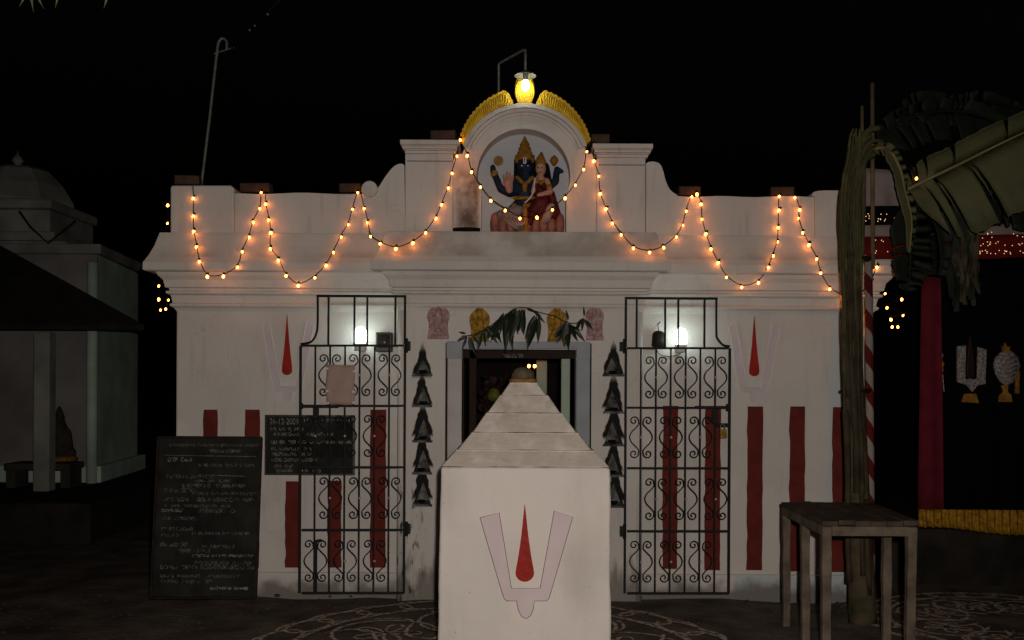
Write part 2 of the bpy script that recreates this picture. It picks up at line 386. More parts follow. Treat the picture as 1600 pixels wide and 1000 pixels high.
# bay front with doorway and triangular lamp niches
zt = az(470, -BP)
holes = []; nich = []
for cx, w2, rows in ((659, 14, [(556, 584), (600, 633), (648, 688), (696, 738), (746, 788)]), (959, 15, [(553, 585), (604, 643), (652, 694), (702, 742), (750, 790)])):
    for (y0, y1) in rows:
        jx = random.uniform(-1.5, 1.5)
        A, B_, D_ = at(cx+jx, y0, -BP), at(cx+jx-w2, y1, -BP), at(cx+jx+w2, y1, -BP)
        holes.append([(A.x, A.z), (B_.x, B_.z), (D_.x, D_.z)]); nich.append((A, B_, D_))
outer = [(BL, -.05), (DL, -.05), (DL, DT), (DR, DT), (DR, -.05), (BR, -.05), (BR, ZW+.45), (BL, ZW+.45)]
G1 = G(M['bay'])
for A, B_, D_ in nich:                     # soot that the oil lamps left on the wall
    cx, cz = A.x, A.z; n = G1.noise(13, 4)
    dx = G1.math('ABSOLUTE', G1.math('SUBTRACT', G1.x, cx))
    wob = G1.math('ADD', dx, G1.math('MULTIPLY', G1.math('SUBTRACT', n, .5), .05))
    mk = G1.math('MULTIPLY', G1.ramp(G1.math('ADD', wob, G1.math('MULTIPLY', G1.math('SUBTRACT', G1.z, cz), .30)), .036, .026), G1.math('MULTIPLY', G1.ramp(G1.z, cz-.165, cz-.13), G1.ramp(G1.z, cz+.12, cz+.02)))
    G1.over(G1.math('MULTIPLY', mk, .985), (.008, .008, .008))
G1.over(G1.math('MULTIPLY', G1.ramp(G1.math('ADD', G1.z, G1.math('MULTIPLY', G1.noise(8, 4, (2, 2, .6)), -.6)), .0, -.22), .7), (.10, .085, .07))
G1.over(G1.math('MULTIPLY', G1.math('MULTIPLY', G1.ramp(G1.noise(11, 6, (3, 3, .8)), .54, .66), G1.ramp(G1.z, 1.0, .55)), G1.ramp(G1.x, ax(672), ax(655))), (.05, .045, .04))
bw = MB().prism(outer, -BP, .02, holes).build('entrance_bay', 'bay', temple)
for sx, x in ((-1, BL), (1, BR)):          # rounded plaster corner of the bay
    c = MB(); c.tube([(x-sx*.012, -BP+.02, -.05), (x-sx*.012, -BP+.02, ZW+.3)], .0265, 12); c.build('corner_bead', 'bay', temple, True)
for A, B_, D_ in nich:
    q = MB(); sh = Vector((0, .10, 0)); cc = (A+B_+D_)/3
    a2, b2, d2 = [p+sh+(cc-p)*.25 for p in (A, B_, D_)]
    e = .002
    q.add([A+Vector((0, e, e)), B_+Vector((0, e, 0)), D_+Vector((0, e, 0)), a2, b2, d2], [(0,1,4,3), (1,2,5,4), (2,0,3,5), (3,4,5)])
    nb = q.build('lamp_niche', 'niche', temple)
    q = MB(); q.box(B_.x-.008, D_.x+.008, B_.y-.016, B_.y+.02, B_.z-.014, B_.z+.001); q.build('ledge', 'niche', nb)
    q = MB(); q.lathe([(.012, 0), (.026, .010), (.030, .022), (.026, .024), (.02, .018)], (A.x+random.uniform(-.012, .012), B_.y+.035, B_.z+.003), 12); q.build('oil_lamp', 'soot', nb, True)
# plinth
p0 = az(895); MB().box(XL-.02, BL-.002, -.03, .0-.0005, -.05, p0).build('plinth', 'plinth', temple, bevel=.01)
MB().box(BR+.002, XR+.02, -.03, -.0005, -.05, p0).build('plinth', 'plinth', temple, bevel=.01)
# cornice swept round the building
path = [(XL, DEP), (XL, 0), (BL, 0), (BL, -BP), (BR, -BP), (BR, 0), (XR, 0), (XR, DEP)]
prof = [(0, 366), (20, 366), (22, 372), (26, 386), (32, 400), (37, 409), (39, 412), (39.5, 424), (36, 426), (25, 427), (22, 433), (16, 440), (14, 450), (14, 451.5), (9, 453), (8.5, 456.5), (13, 457.5), (12.5, 461), (7, 464), (5, 474), (5, 476), (8, 477), (8, 480.5), (3, 484), (0, 489)]
prof = [(o*PX, az(y, -o*PX)) for o, y in prof]
def moulding(path, prof):
    mb = MB(); n = len(path); k = len(prof)
    for i, p in enumerate(path):
        ds = []
        if i > 0: a = path[i-1]; ds.append((p[0]-a[0], p[1]-a[1]))
        if i < n-1: b = path[i+1]; ds.append((b[0]-p[0], b[1]-p[1]))
        ns = []
        for dx, dy in ds: L = math.hypot(dx, dy); ns.append((dy/L*1.0, -dx/L*1.0))
        if len(ns) == 1: m = ns[0]
        else:
            mx, my = ns[0][0]+ns[1][0], ns[0][1]+ns[1][1]; q = 2/(mx*mx+my*my); m = (mx*q, my*q)
        for o, z in prof: mb.v.append((p[0]+m[0]*o, p[1]+m[1]*o, z))
    for i in range(n-1):
        for j in range(k-1):
            mb.f.append((i*k+j, (i+1)*k+j, (i+1)*k+j+1, i*k+j+1))
    return mb
cm = moulding(path, prof).build('cornice', 'cornice', temple)
bvm = cm.modifiers.new('bevel', 'BEVEL'); bvm.width = .004; bvm.segments = 2; bvm.limit_method = 'ANGLE'; bvm.angle_limit = R(30)
zr = az(366)
MB().box(XL+.06, XR-.06, .02, DEP-.05, zr-.12, zr-.01).build('roof_slab', 'cornice', temple)
# parapet
FY, BY = -.03, .20
def pp(lst): return [(at(x, y, FY).x, at(x, y, FY).z) for x, y in lst]
zb = 370
def crompx(l, n=6): return [(v.x, v.y) for v in crom([(a, b, 0) for a, b in l], n)]
MB().prism(pp([(267, zb), (267, 293), (270, 290), (361, 290), (366, 294), (366, zb)]), FY-.012, BY).build('end_pier', 'parapet', temple, bevel=.012)
MB().prism(pp([(1273, zb), (1273, 308)]+crompx([(1268, 305), (1272, 300), (1290, 298), (1340, 299), (1372, 303)], 4)+[(1374, zb)]), FY-.012, BY).build('end_pier', 'parapet', temple, bevel=.012)
MB().prism(pp([(366.4, zb), (366.4, 302)]+[(x, 302+1.2*math.sin(x*.05)) for x in range(380, 560, 20)]+[(566, 303), (566, zb)]), FY, BY).build('parapet_wall', 'parapet', temple, bevel=.008)
MB().prism(pp([(1058, zb), (1058, 306)]+[(x, 307+1.0*math.sin(x*.06)) for x in range(1080, 1265, 20)]+[(1272.6, 308), (1272.6, zb)]), FY, BY).build('parapet_wall', 'parapet', temple, bevel=.008)
MB().prism(pp([(566.3, zb), (566.3, 300)]+crompx([(568, 290), (576, 283), (586, 286), (590, 295)], 5)+crompx([(592, 293), (602, 277), (613, 263), (622, 257), (629, 256.5), (632, 259)], 5)+[(633.5, zb)]), FY-.01, BY).build('scroll_shoulder', 'parapet', temple, bevel=.012)
q = MB(); c_ = at(578, 296, FY-.012); q.tube([c_+Vector((0, -.035, 0)), c_+Vector((0, .05, 0))], 12.5*PX, 24); q.build('volute', 'parapet', temple, bevel=.01)
MB().prism(pp([(1009, zb), (1009, 256)]+crompx([(1013, 253.5), (1022, 253), (1031, 257), (1036, 268), (1040, 283), (1047, 297), (1057.7, 305)], 6)+[(1057.7, zb)]), FY-.01, BY).build('scroll_shoulder', 'parapet', temple, bevel=.012)
PFY = -.075
def pp2(l, Y): return [(at(x, y, Y).x, at(x, y, Y).z) for x, y in l]
for (x0, x1, c0, c1, t) in ((633, 707.5, 624, 720, 220), (932.5, 1008.5, 922, 1016, 226)):
    MB().prism(pp2([(x0, zb), (x0, t+20), (x1, t+20), (x1, zb)], PFY), PFY, BY).build('pediment_pier', 'parapet', temple, bevel=.006)
    for (e, a, b) in ((9, 0, 7), (8, 7.4, 9), (6, 9.3, 13), (4, 13.4, 15), (2, 15.3, 19.7)):
        MB().box(ax(x0-e, PFY), ax(x1+e, PFY), PFY-e*PX, BY-.01, az(t+b, PFY, x0), az(t+a, PFY, x0)).build('pier_cap_course', 'parapet', temple, bevel=.004)
    MB().box(ax(x0+1, PFY), ax(x1-1, PFY), PFY-.006, PFY-.0005, az(t+32.4, PFY, x0), az(t+31, PFY, x0)).build('pier_line', 'outline', temple)
# arch body with keyhole niche
AY = -.07; ac = at(820, 268, AY)
def circ(r, a0, a1, n, cx=820, cy=268): return [(cx+r*math.cos(R(a0+(a1-a0)*i/n)), cy-r*math.sin(R(a0+(a1-a0)*i/n))) for i in range(n+1)]
niche = [(752, 365.5), (752, 305)]+circ(73, 205, -25, 40, 818, 274)+[(885, 305), (885, 365.5)]
arch_out = [(708, zb), (708, 250), (716, 240)]+circ(101, 164, 16, 40)+[(924, 240), (932, 250), (932, zb)]
MB().prism(pp2(arch_out, AY), AY, BY, [pp2(niche, AY)]).build('arched_gable', 'parapet', temple)
MB().box(ax(735), ax(900), .10, .14, az(372), az(190)).build('niche_back', 'nicheblue', temple)
for ro, ri, pr in ((104, 97.5, .045), (97, 92, .028), (91.7, 87, .012)):
    MB().prism(pp2(circ(ro, 158, 22, 48)+circ(ri, 22, 158, 48), AY), AY-pr, AY-.0006 if pr < .04 else .1).build('arch_moulding', 'parapet', temple, bevel=.004)
# yellow feathered wings and leaf finial on the arch
def wing(a0, a1, rounded):
    YW = -.075
    outl = []; n = 30
    for i in range(n+1):
        u = i/n; a = a0+(a1-a0)*u
        rr = 104+(28-18*u**1.3)+(1.2 if i % 2 else -.8)
        if u < .08: rr = 104+25.5*math.sin(math.pi/2*min(1, (u+.012)/.08))
        outl.append((820+rr*math.cos(R(a)), 268-rr*math.sin(R(a))))
    inner = circ(104.3, a1, a0, 40)
    mb = MB().prism(pp2(outl+inner, YW), YW, YW+.07)
    wg = mb.build('feathered_wing', 'yellow', temple, bevel=.004)
    b = MB()
    for i in range(1, n):
        a = a0+(a1-a0)*i/n; sgn = 1 if a1 > a0 else -1
        pts = []
        for k in range(5):
            v = k/4; rr = 105.5+v*(22-18.5*(i/n)**1.3 if i > 3 else 6*i); aa = a+sgn*(1-v)**2*4-sgn*1
            pts.append(at(820+rr*math.cos(R(aa)), 268-rr*math.sin(R(aa)), YW-.007))
        b.tube(pts, [.006, .0085, .0085, .0075, .004], 6)
    b.build('feather_ribs', 'yellow', wg, True)
wing(99.5, 155, True); wing(80.5, 25, True)
YC = -.07
lf = crompx([(804, 165), (809, 158), (806, 146), (804.5, 135), (808, 124), (814, 118), (820, 113), (826, 118), (832, 124), (835, 135), (833.5, 146), (830.5, 158), (836, 165)], 5)
fin = MB().prism(pp2(lf, YC), YC, YC+.07).build('leaf_finial', 'yellow', temple, bevel=.008)
b = MB()
for i in range(-5, 6):
    pts = [at(820+i*1.5*(1+.9*math.sin(math.pi*t)), 163-t*40, YC-.002-.012*math.sin(math.pi*t)) for t in [k/8 for k in range(9)]]
    b.tube(pts, .0075, 5)
b.build('leaf_ribs', 'yellow', fin, True)
# black lamp pan on the niche ledge
q = MB(); c_ = at(729, 367, -.11); q.lathe([(.05, 0), (.09, .008), (.098, .045), (.092, .045), (.085, .014), (.0, .012)], c_, 24, .6)
tag(q.build('lamp_pan', 'soot', None, True), 'black shallow lamp pan at the left foot of the arched niche', 'lamp pan')
# doorway frame
MB().prism(pp2([(698, 560), (698, 533.5), (922, 534.5), (922, 560), (900.5, 560), (900.5, 545.5), (722, 545.5), (722, 560)], -BP), -BP-.035, -BP+.25).build('door_lintel', 'bluepaint', temple, bevel=.006)
MB().box(ax(700, -BP), ax(722, -BP), -BP-.03, .14, -.05, az(560.3, -BP)).build('door_jamb', 'pinkwash', temple, bevel=.006)
MB().box(ax(900.5, -BP), ax(921, -BP), -BP-.03, .14, -.05, az(560.3, -BP)).build('door_jamb', 'bluepaint', temple, bevel=.006)
MB().box(ax(696, -BP), ax(699.3, -BP), -BP-.008, -BP-.0006, -.05, az(536, -BP)).build('frame_shadow_line', 'darkwood', temple)  # dark strip drawn as the shadow line left of the frame
MB().box(ax(921.6, -BP), ax(924, -BP), -BP-.008, -BP-.0006, -.05, az(536, -BP)).build('frame_shadow_line', 'darkwood', temple)  # same drawn shadow line on the right of the frame
# room behind the door
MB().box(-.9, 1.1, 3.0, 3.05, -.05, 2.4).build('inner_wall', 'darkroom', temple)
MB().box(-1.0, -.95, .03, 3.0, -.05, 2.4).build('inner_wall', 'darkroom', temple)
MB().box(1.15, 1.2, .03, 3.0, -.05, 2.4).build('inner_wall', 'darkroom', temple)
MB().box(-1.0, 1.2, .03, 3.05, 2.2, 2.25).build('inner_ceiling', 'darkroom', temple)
q = MB(); a_, b_ = at(733, 560, .2), at(745, 560, .2); q.box(a_.x, b_.x, .2, .26, 0, 1.95); q.build('inner_door_post', 'darkwood', temple, bevel=.005)
q = MB(); a_, b_ = at(877, 560, .3), at(891, 560, .3); q.box(a_.x, b_.x, .3, .36, 0, at(877, 548, .3).z+.15); q.build('inner_door_post', 'greenbright', temple, bevel=.005)
q = MB(); q.box(ax(722, .2), ax(900, .2), .2, .25, az(560, .2), az(545, .2)+.1); q.build('inner_transom', 'darkwood', temple)
a_, b_ = at(838, 562, 1.8), at(855, 562, 1.8); q = MB(); q.box(a_.x, b_.x, 1.8, 1.9, 0, a_.z); q.build('inner_pillar', 'greenbright', temple, bevel=.006)

# scribbled lettering on the transom (too faint to read)
def scribble(mb, x0, x1, z, h, Y, seed, th, gap=.35):
    rnd = random.Random(seed); x = x0
    while x < x1:
        wd = h*rnd.uniform(.5, 1.2)
        kind = rnd.random()
        if kind < gap*.5: x += wd*.7; continue
        a0 = rnd.uniform(0, 360); sw = rnd.choice([-1, 1])*rnd.uniform(200, 380); ex = wd*.42; ez = h*rnd.uniform(.3, .45)
        pts = [(x+ex+ex*math.cos(R(a0+sw*j/7))*(1-.25*j/7), z+h*.42+ez*math.sin(R(a0+sw*j/7))) for j in range(8)]
        if rnd.random() < .55: pts += [(x+wd*.95, z+h*rnd.uniform(.1, 1.0)), (x+wd, z+h*rnd.uniform(-.3, .6))]
        cr = [Vector((a, Y, b)) for a, b in pts]
        for i in range(len(cr)-1):
            a, b = cr[i], cr[i+1]; d = b-a; L = math.hypot(d.x, d.z)
            if L < 1e-5: continue
            px_, pz_ = -d.z/L*th/2, d.x/L*th/2
            mb.add([(a.x-px_, Y, a.z-pz_), (a.x+px_, Y, a.z+pz_), (b.x+px_, Y, b.z+pz_), (b.x-px_, Y, b.z-pz_)], [(0, 1, 2, 3)])
        x += wd*1.12
q = MB(); scribble(q, ax(785, .19), ax(821, .19), az(559, .19), .034, .197, 4, .006, .1); q.build('faint_lettering', 'chalk2', temple)

# painted stripes
def stripe(x0, x1, y0, y1, Y=-.0025):
    q = MB(); a, b = at(x0, y0, Y), at(x1, y1, Y); rnd = random.Random(int(x0))
    L = [(a.x+rnd.uniform(-.005, .005), a.z+(b.z-a.z)*i/14) for i in range(15)]; Rr = [(b.x+rnd.uniform(-.003, .003), a.z+(b.z-a.z)*i/14) for i in range(15)]
    q.prism(L+Rr[::-1], Y, Y+.002); q.build('painted_stripe', 'red', temple)
for s in ((318, 339, 640, 886), (383, 405, 640, 887), (446, 467, 752, 887), (512, 533, 751, 887), (579, 602, 640, 887), (1036, 1058, 634, 889), (1102, 1125, 635, 891), (1168, 1191, 635, 891), (1234, 1257, 635, 893), (1301, 1322, 636, 894)): stripe(*s)

# namam marks: raised pale U with a red flame between its arms
def namam(prefix_parent, cx, top, bot, sc_, Y, tilt, um='pinkpaint', lr=.0018, lm='outline', fw=14.5):
    s = sc_
    def P(l): return pp2([(cx+x*s, bot+y*s) for x, y in l], Y)
    U = [(-70, -99), (-40, -107), (-21, 11), (24, 11), (46, -110), (75, -100), (40, 20), (38, 27), (34, 31), (15, 31), (13, 45), (9, 54), (2, 59), (-5, 55), (-10, 46), (-13, 31), (-28, 31), (-32, 28), (-35, 20)] if not tilt else tilt
    mk = MB().prism(P(U), Y-.006, Y).build('painted_mark', um, prefix_parent, bevel=.002)
    o = MB(); n = len(U); pts = [at(cx+x*s, bot+y*s, Y-.0065) for x, y in U]
    if lr: o.tube(pts+[pts[0]], lr, 4); o.build('outline', lm, mk)
    fl = [(0, top-bot)]+[(x, y) for x, y in ()]
    h = bot-top; wd = fw*s; e_ = fw/14.5
    f = [(cx, top), (cx+2.2*s*e_, top+h*.16), (cx+5.5*s*e_, top+h*.42), (cx+10*s*e_, top+h*.68), (cx+13.2*s*e_, top+h*.82)]+[(cx+wd*math.cos(R(a)), bot-wd*.95-wd*.95*math.sin(R(a))) for a in range(0, -181, -15)]+[(cx-13.2*s*e_, top+h*.82), (cx-10*s*e_, top+h*.68), (cx-5.5*s*e_, top+h*.42), (cx-2.2*s*e_, top+h*.16)]
    fp = pp2(f, Y); m = MB().prism(fp, Y-.018, Y).build('flame_mark', 'redgloss', prefix_parent, bevel=.006)
for cx, top, bot in ((449, 491, 586), (1178, 494, 588)):
    s = (bot-top)/121
    namam(temple, cx, top, bot, s, -.001, [(-50, -101), (-36, -107), (-13, 22), (15, 22), (38, -107), (53, -99), (30, 22), (27, 32), (10, 33), (8, 50), (0, 55), (-8, 50), (-10, 33), (-27, 32), (-30, 22)], 'palepink', .0024, 'whitewash', 10)

# ================================================================== DEITY RELIEF in the niche
dty = thing('deity_relief', 'painted relief of a seated blue crowned figure with a red-clad figure on its lap', 'relief', at(822, 366, .02))
YN = .045
def P3(x, y, dy=0): return at(x, y, YN+dy)
def blob(name, caps, m, parent, vox=.007):
    mb = MB()
    for c in caps:
        if len(c) == 6: mb.capsule(P3(c[0], c[1]), P3(c[2], c[3]), c[4]*PX, c[5]*PX)
        else: mb.capsule(P3(c[0], c[1], c[6]), P3(c[2], c[3], c[6 if len(c) == 7 else 7]), c[4]*PX, c[5]*PX)
    return remesh(mb.build(name, m, parent, True), vox)
# lotus seat
lt = MB(); lt.prism(pp2(crompx([(766, 366), (767, 345), (770, 333), (785, 330), (822, 333), (862, 331), (879, 335), (882, 350), (881, 366)], 4), YN-.03), YN-.03, .099); ls = lt.build('lotus_seat', 'lotus', dty, bevel=.012)
for i in range(9):
    x = 773+i*12.7; q = MB(); q.add(*_ball(P3(x, 350, -.045), 7.2*PX, .04, 17*PX, 10, 7)); q.build('petal', 'lotus', ls, True)
bd = blob('blue_body', [(820, 262, 820, 252, 12.5, 11.5, -.035), (820, 268, 820, 276, 8, 10, -.02), (805, 284, 836, 284, 9, 9, -.015), (820, 284, 820, 318, 17, 15, -.015), (803, 284, 798, 302, 7.5, 7), (798, 302, 783, 296, 7, 6, -.03), (783, 296, 771, 268, 6, 5, -.03),
     (804, 287, 797, 300, 7, 6, -.05), (837, 284, 850, 298, 7.5, 6.5, 0), (850, 298, 868, 284, 6.5, 6, .01), (868, 284, 870, 266, 6, 5, .01), (771, 268, 770, 261, 5, 4.5, -.03), (870, 264, 878, 268, 4.5, 3.5, .01),
     (814, 320, 795, 338, 12, 11, -.03), (826, 322, 850, 336, 11, 10, -.02), (812, 334, 822, 356, 8, 6, -.055)], 'bluebody', dty)
blob('hair', [(810, 250, 808, 286, 7, 6, .0), (830, 250, 833, 280, 7, 5, .0)], 'soot', dty)
blob('crown', [(820, 247, 820, 234, 12.5, 10, -.035), (820, 234, 820, 224, 9.5, 6.5, -.03), (820, 222, 820, 215, 4.5, 2.5, -.03), (808, 252, 807, 244, 3.5, 3, -.03), (832, 252, 833, 244, 3.5, 3, -.03)], 'gold', dty, .006)
for k in range(4):
    q = MB(); c_ = P3(820, 245-k*6.5, -.035); r_ = (12.9-k*1.9)*PX; q.lathe([(r_, -.006), (r_+.005, 0), (r_, .006)], c_, 18); q.build('crown_ring', 'gold', dty, True)
q = MB()
for dx in (-1.8, 1.8): q.tube([P3(820+dx, 246, -.097), P3(820+dx*.9, 255, -.098)], .0042, 6)
q.tube([P3(818.2, 255, -.098), P3(821.8, 255, -.098)], .0042, 6); q.build('forehead_mark', 'white', dty)
for dx in (-4.2, 4.2):
    q = MB(); q.add(*_ball(P3(820+dx, 259, -.082), .0085, .006, .005, 8, 5)); q.build('eye', 'white', dty, True)
q = MB(); q.capsule(P3(820, 259, -.09), P3(820, 264, -.095), .004, .0065, 8); q.build('nose', 'bluebody', dty, True)
q = MB(); q.capsule(P3(817, 268.5, -.085), P3(823, 268.5, -.085), .0035, .0035, 8); q.build('mouth', 'sari', dty, True)
blob('necklace', [(808, 277, 820, 289, 3, 4, -.075), (820, 289, 832, 277, 4, 3, -.075), (820, 289, 820, 297, 4.5, 3.5, -.095), (804, 309, 836, 309, 3, 3, -.075), (803, 321, 839, 321, 4.5, 4.5, -.06)], 'gold', dty, .006)
blob('armlet', [(799, 293, 797, 297, 8, 8, 0)], 'gold', dty, .006)
blob('armlet', [(773, 273, 772, 270, 6.2, 6.2, -.03)], 'gold', dty, .006)
q = MB(); q.tube([P3(x, y, -.10) for x, y in crompx([(836, 278), (834, 296), (829, 308), (820, 317)], 5)], .005, 6); q.build('sacred_thread', 'white', dty, True)
hd = blob('raised_palm', [(796, 296, 794, 284, 6, 7.5, -.075), (789.5, 283, 787, 274, 2.1, 1.7, -.078), (793, 281, 792, 269, 2.1, 1.7, -.078), (796.5, 281, 797, 270, 2.1, 1.7, -.078), (800, 284, 802, 274, 2, 1.6, -.078), (789, 290, 784, 285, 2.2, 1.7, -.078)], 'skin', dty, .0045)
q = MB(); q.tube([P3(779, 251, -.05), P3(779, 251, -.02)], 7.5*PX, 16); q.tube([P3(779, 251, -.06), P3(779, 251, -.05)], 3.5*PX, 12); q.build('discus', 'gold', dty, bevel=.004)
q = MB(); q.lathe([(.004, -.035), (.018, -.02), (.032, .005), (.024, .025), (.012, .035), (.002, .045)], P3(866, 252, -.02), 12); q.build('conch', 'gold', dty, True)
dh = blob('draped_cloth', [(786, 338, 815, 340, 12, 13, -.03), (810, 330, 792, 337, 12, 11, -.045), (792, 338, 812, 352, 10, 9, -.06), (806, 338, 818, 356, 9, 8, -.068), (798, 346, 815, 360, 7, 6, -.07)], 'dhotigrey', dty)
for i in range(6):
    q = MB(); q.tube([P3(x, y, d) for x, y, d in ((784+i*5.5, 336+i*1.2, -.115), (795+i*4.5, 350+i*.6, -.137), (813+i*1.5, 360-i*3.4, -.128))], [.005, .009, .005], 6); q.build('cloth_fold', 'dhoti', dh, True)
blob('sash', [(820, 325, 822, 360, 4, 3.5, -.115), (812, 362, 826, 362, 4.5, 3.5, -.11)], 'gold', dty, .006)
sk = blob('companion_figure', [(845, 266, 845, 259, 8.5, 8, -.06), (845, 272, 845, 280, 4.5, 5.5, -.05), (837, 283, 854, 283, 5.5, 5.5, -.05), (856, 286, 860, 300, 5, 4.4, -.06), (860, 300, 842, 305, 4.4, 3.8, -.09), (837, 285, 833, 299, 4.6, 4, -.075)], 'skin', dty, .006)
for dx in (-3, 3):
    q = MB(); q.add(*_ball(P3(844+dx, 262, -.094), .006, .005, .0042, 8, 5)); q.build('eye', 'soot', dty, True)
q = MB(); q.capsule(P3(842, 269, -.098), P3(846, 269, -.098), .003, .003, 8); q.build('mouth', 'sari', dty, True)
blob('sari', [(836, 334, 866, 338, 12, 11, -.035), (846, 288, 846, 312, 11, 14, -.035), (846, 314, 836, 330, 15, 13, -.045), (836, 326, 864, 336, 12, 10, -.05), (860, 302, 868, 335, 7, 9, -.02), (832, 332, 828, 348, 9, 6, -.065), (838, 290, 852, 306, 5, 5, -.08)], 'sari', dty)
blob('sari_panel', [(861, 324, 853, 342, 7, 7, -.09), (853, 342, 850, 346, 7, 5, -.085)], 'dhoti', dty, .006)
blob('companion_crown', [(845, 255, 845, 249, 9.5, 7.5, -.055), (845, 249, 846, 239, 6.5, 2.5, -.05)], 'gold', dty, .006)
blob('companion_hair', [(852, 260, 858, 290, 6.5, 6, -.01), (838, 260, 837, 272, 4, 4, -.02)], 'soot', dty, .007)
blob('companion_jewels', [(840, 281, 845, 287, 2, 2.4, -.10), (845, 287, 851, 281, 2.4, 2, -.10), (857, 290, 858, 292, 5.6, 5.4, -.06)], 'gold', dty, .005)

# ================================================================== IRON GATES
GY = -BP-.055
def scroll_mesh(mir):
    c = []
    for i in range(21):
        a = R(-250+i*22); r = 1.6+i*.275
        c.append((10.6+r*math.cos(a), 25.0+r*math.sin(a)))
    ctrl = c+[(3.6, 19.5), (8.8, 13.5), (14.6, 7.5), (17.3, 0)]
    ctrl = ctrl+[(x, -y) for x, y in ctrl[::-1][1:]]
    pts = crom([(mir*x*PX, 0, y*PX) for x, y in ctrl], 3)
    return MB().tube(pts, .0045, 5).mesh('scroll', 'iron', True)
SCR = [scroll_mesh(1), scroll_mesh(-1)]
dm = MB(); dm.tube([(0, -.012, 0), (0, -.004, 0)], .0085, 10); MED = dm.mesh('medallion', 'medal')
def gate(label, xs, rows, top, curve, topbars, hx, hinge_y, side):
    base = at((xs[0]+xs[-1])/2, rows[-1], GY); t = thing('iron_gate', label, 'gate', base, 'open iron gates beside the doorway')
    hw = .0065
    def bar(x, y0, y1, nm='bar', r=hw, dy=0):
        a, b = at(x, y0, GY+dy), at(x, y1, GY+dy); q = MB(); q.box(a.x-r, a.x+r, GY+dy-r, GY+dy+r, b.z, a.z); q.build(nm, 'iron', t, bevel=.0015, seg=1)
    bar(xs[0], rows[0], rows[-1], 'frame_stile', .008); bar(xs[-1], rows[0], rows[-1], 'frame_stile', .008)
    for x in xs[1:-1]: bar(x, rows[0]+1.4, rows[-1]-1.4, 'bar', .0055)
    for y in rows:
        a, b = at(xs[0], y, GY), at(xs[-1], y, GY); q = MB(); q.obox((a+b)/2, ((b.x-a.x)/2-.0085, 0, (b.z-a.z)/2), (0, .0085, 0), (0, 0, .0072)); q.build('rail', 'iron', t)
    for r in range(4):
        mid = (rows[r]+rows[r+1])/2
        for k in ((2, 4, 6) if r % 2 == 0 else (1, 3, 5)):
            p = at(xs[k], mid-1, GY-.002); kz = (rows[r+1]-rows[r])/96
            for me in SCR:
                o = link('scroll', me, t); o.matrix_parent_inverse = Matrix.Translation(-t.location); o.location = p
            o = link('medallion', MED, t); o.matrix_parent_inverse = Matrix.Translation(-t.location); o.location = p
    a, b = at(topbars[0], top, GY), at(topbars[-1], top, GY)
    q = MB(); q.box(a.x-.008, b.x+.008, GY-.008, GY+.008, min(a.z, b.z)-.007, max(a.z, b.z)+.006); q.build('top_rail', 'iron', t)
    for x in topbars[1:-1]: bar(x, top+2, rows[0]-1.5, 'top_bar', .0065)
    bar(hx, top+2, rows[0]-1.5, 'frame_stile', .008)
    q = MB(); q.tube([at(x, y, GY) for x, y in crompx(curve, 6)], .0075, 6); q.build('curved_shoulder', 'iron', t, True)
    for y in hinge_y:
        p = at(hx+side*5, y, GY+.01); q = MB(); q.box(p.x-.018, p.x+.012, p.y-.02, -BP-.001, p.z-.035, p.z+.03); q.tube([p+Vector((-side*.012, -.012, -.05)), p+Vector((-side*.012, -.012, .05))], .012, 8); q.build('hinge', 'iron', t)
    return t
g1 = gate('left iron gate, folded back over the small blackboard, with a paper sheet on it', [470, 493, 516, 539.3, 562.3, 585.5, 608.6, 633], [540, 634, 730, 828, 926.5], 462.5, [(496.5, 463), (496.5, 505), (494, 522), (486, 534), (470, 537.5)], [496.5, 513.5, 554, 574, 618, 633], 633, (540, 826), 1)
g2 = gate('right iron gate with a padlock hanging from its bolt', [978, 1001.5, 1025.3, 1048.3, 1071.7, 1094.6, 1118, 1140.5], [544, 637, 731.5, 830, 927], 466, [(1119.5, 467), (1119.5, 520), (1122, 530), (1130, 539), (1140.5, 541)], [978, 995, 1039.5, 1060, 1101, 1119.5], 978, (541, 830), -1)
def gbox(t, nm, x0, x1, y0, y1, d=.012, m='iron'):
    a, b = at(x0, y0, GY), at(x1, y1, GY); q = MB(); q.box(a.x, b.x, GY-.012-d, GY-.0095, b.z, a.z); q.build(nm, m, t, bevel=.002, seg=1)
gbox(g1, 'slide_bolt', 471, 530, 632, 637); gbox(g1, 'bolt_knob', 469, 474, 629.5, 639, .02); gbox(g1, 'drop_bolt', 491, 496, 843, 924); gbox(g1, 'bolt_handle', 496.2, 504, 842, 846); gbox(g1, 'bolt_plate', 490, 499, 634.5, 653, .006)
gbox(g2, 'slide_bolt', 1085, 1136, 634, 638.5); gbox(g2, 'bolt_knob', 1134, 1140, 631, 642, .02); gbox(g2, 'lock_bolt', 1118, 1140, 661, 667); gbox(g2, 'bolt_plate', 1112, 1121, 640, 662, .006)
pk = thing('padlock', 'small dull brass padlock hanging on the bolt of the right gate', 'padlock', at(1129, 684, GY-.03))
a, b = at(1124, 671, GY), at(1134, 684, GY); MB().box(a.x, b.x, GY-.042, GY-.022, b.z, a.z).build('body', 'goldplaque', pk, bevel=.003)
q = MB(); q.tube([at(x, y, GY-.032) for x, y in crompx([(1126, 671.5), (1126, 666), (1129, 662), (1132, 666), (1132, 671.5)], 4)], .004, 6); q.build('shackle', 'metalgrey', pk, True)
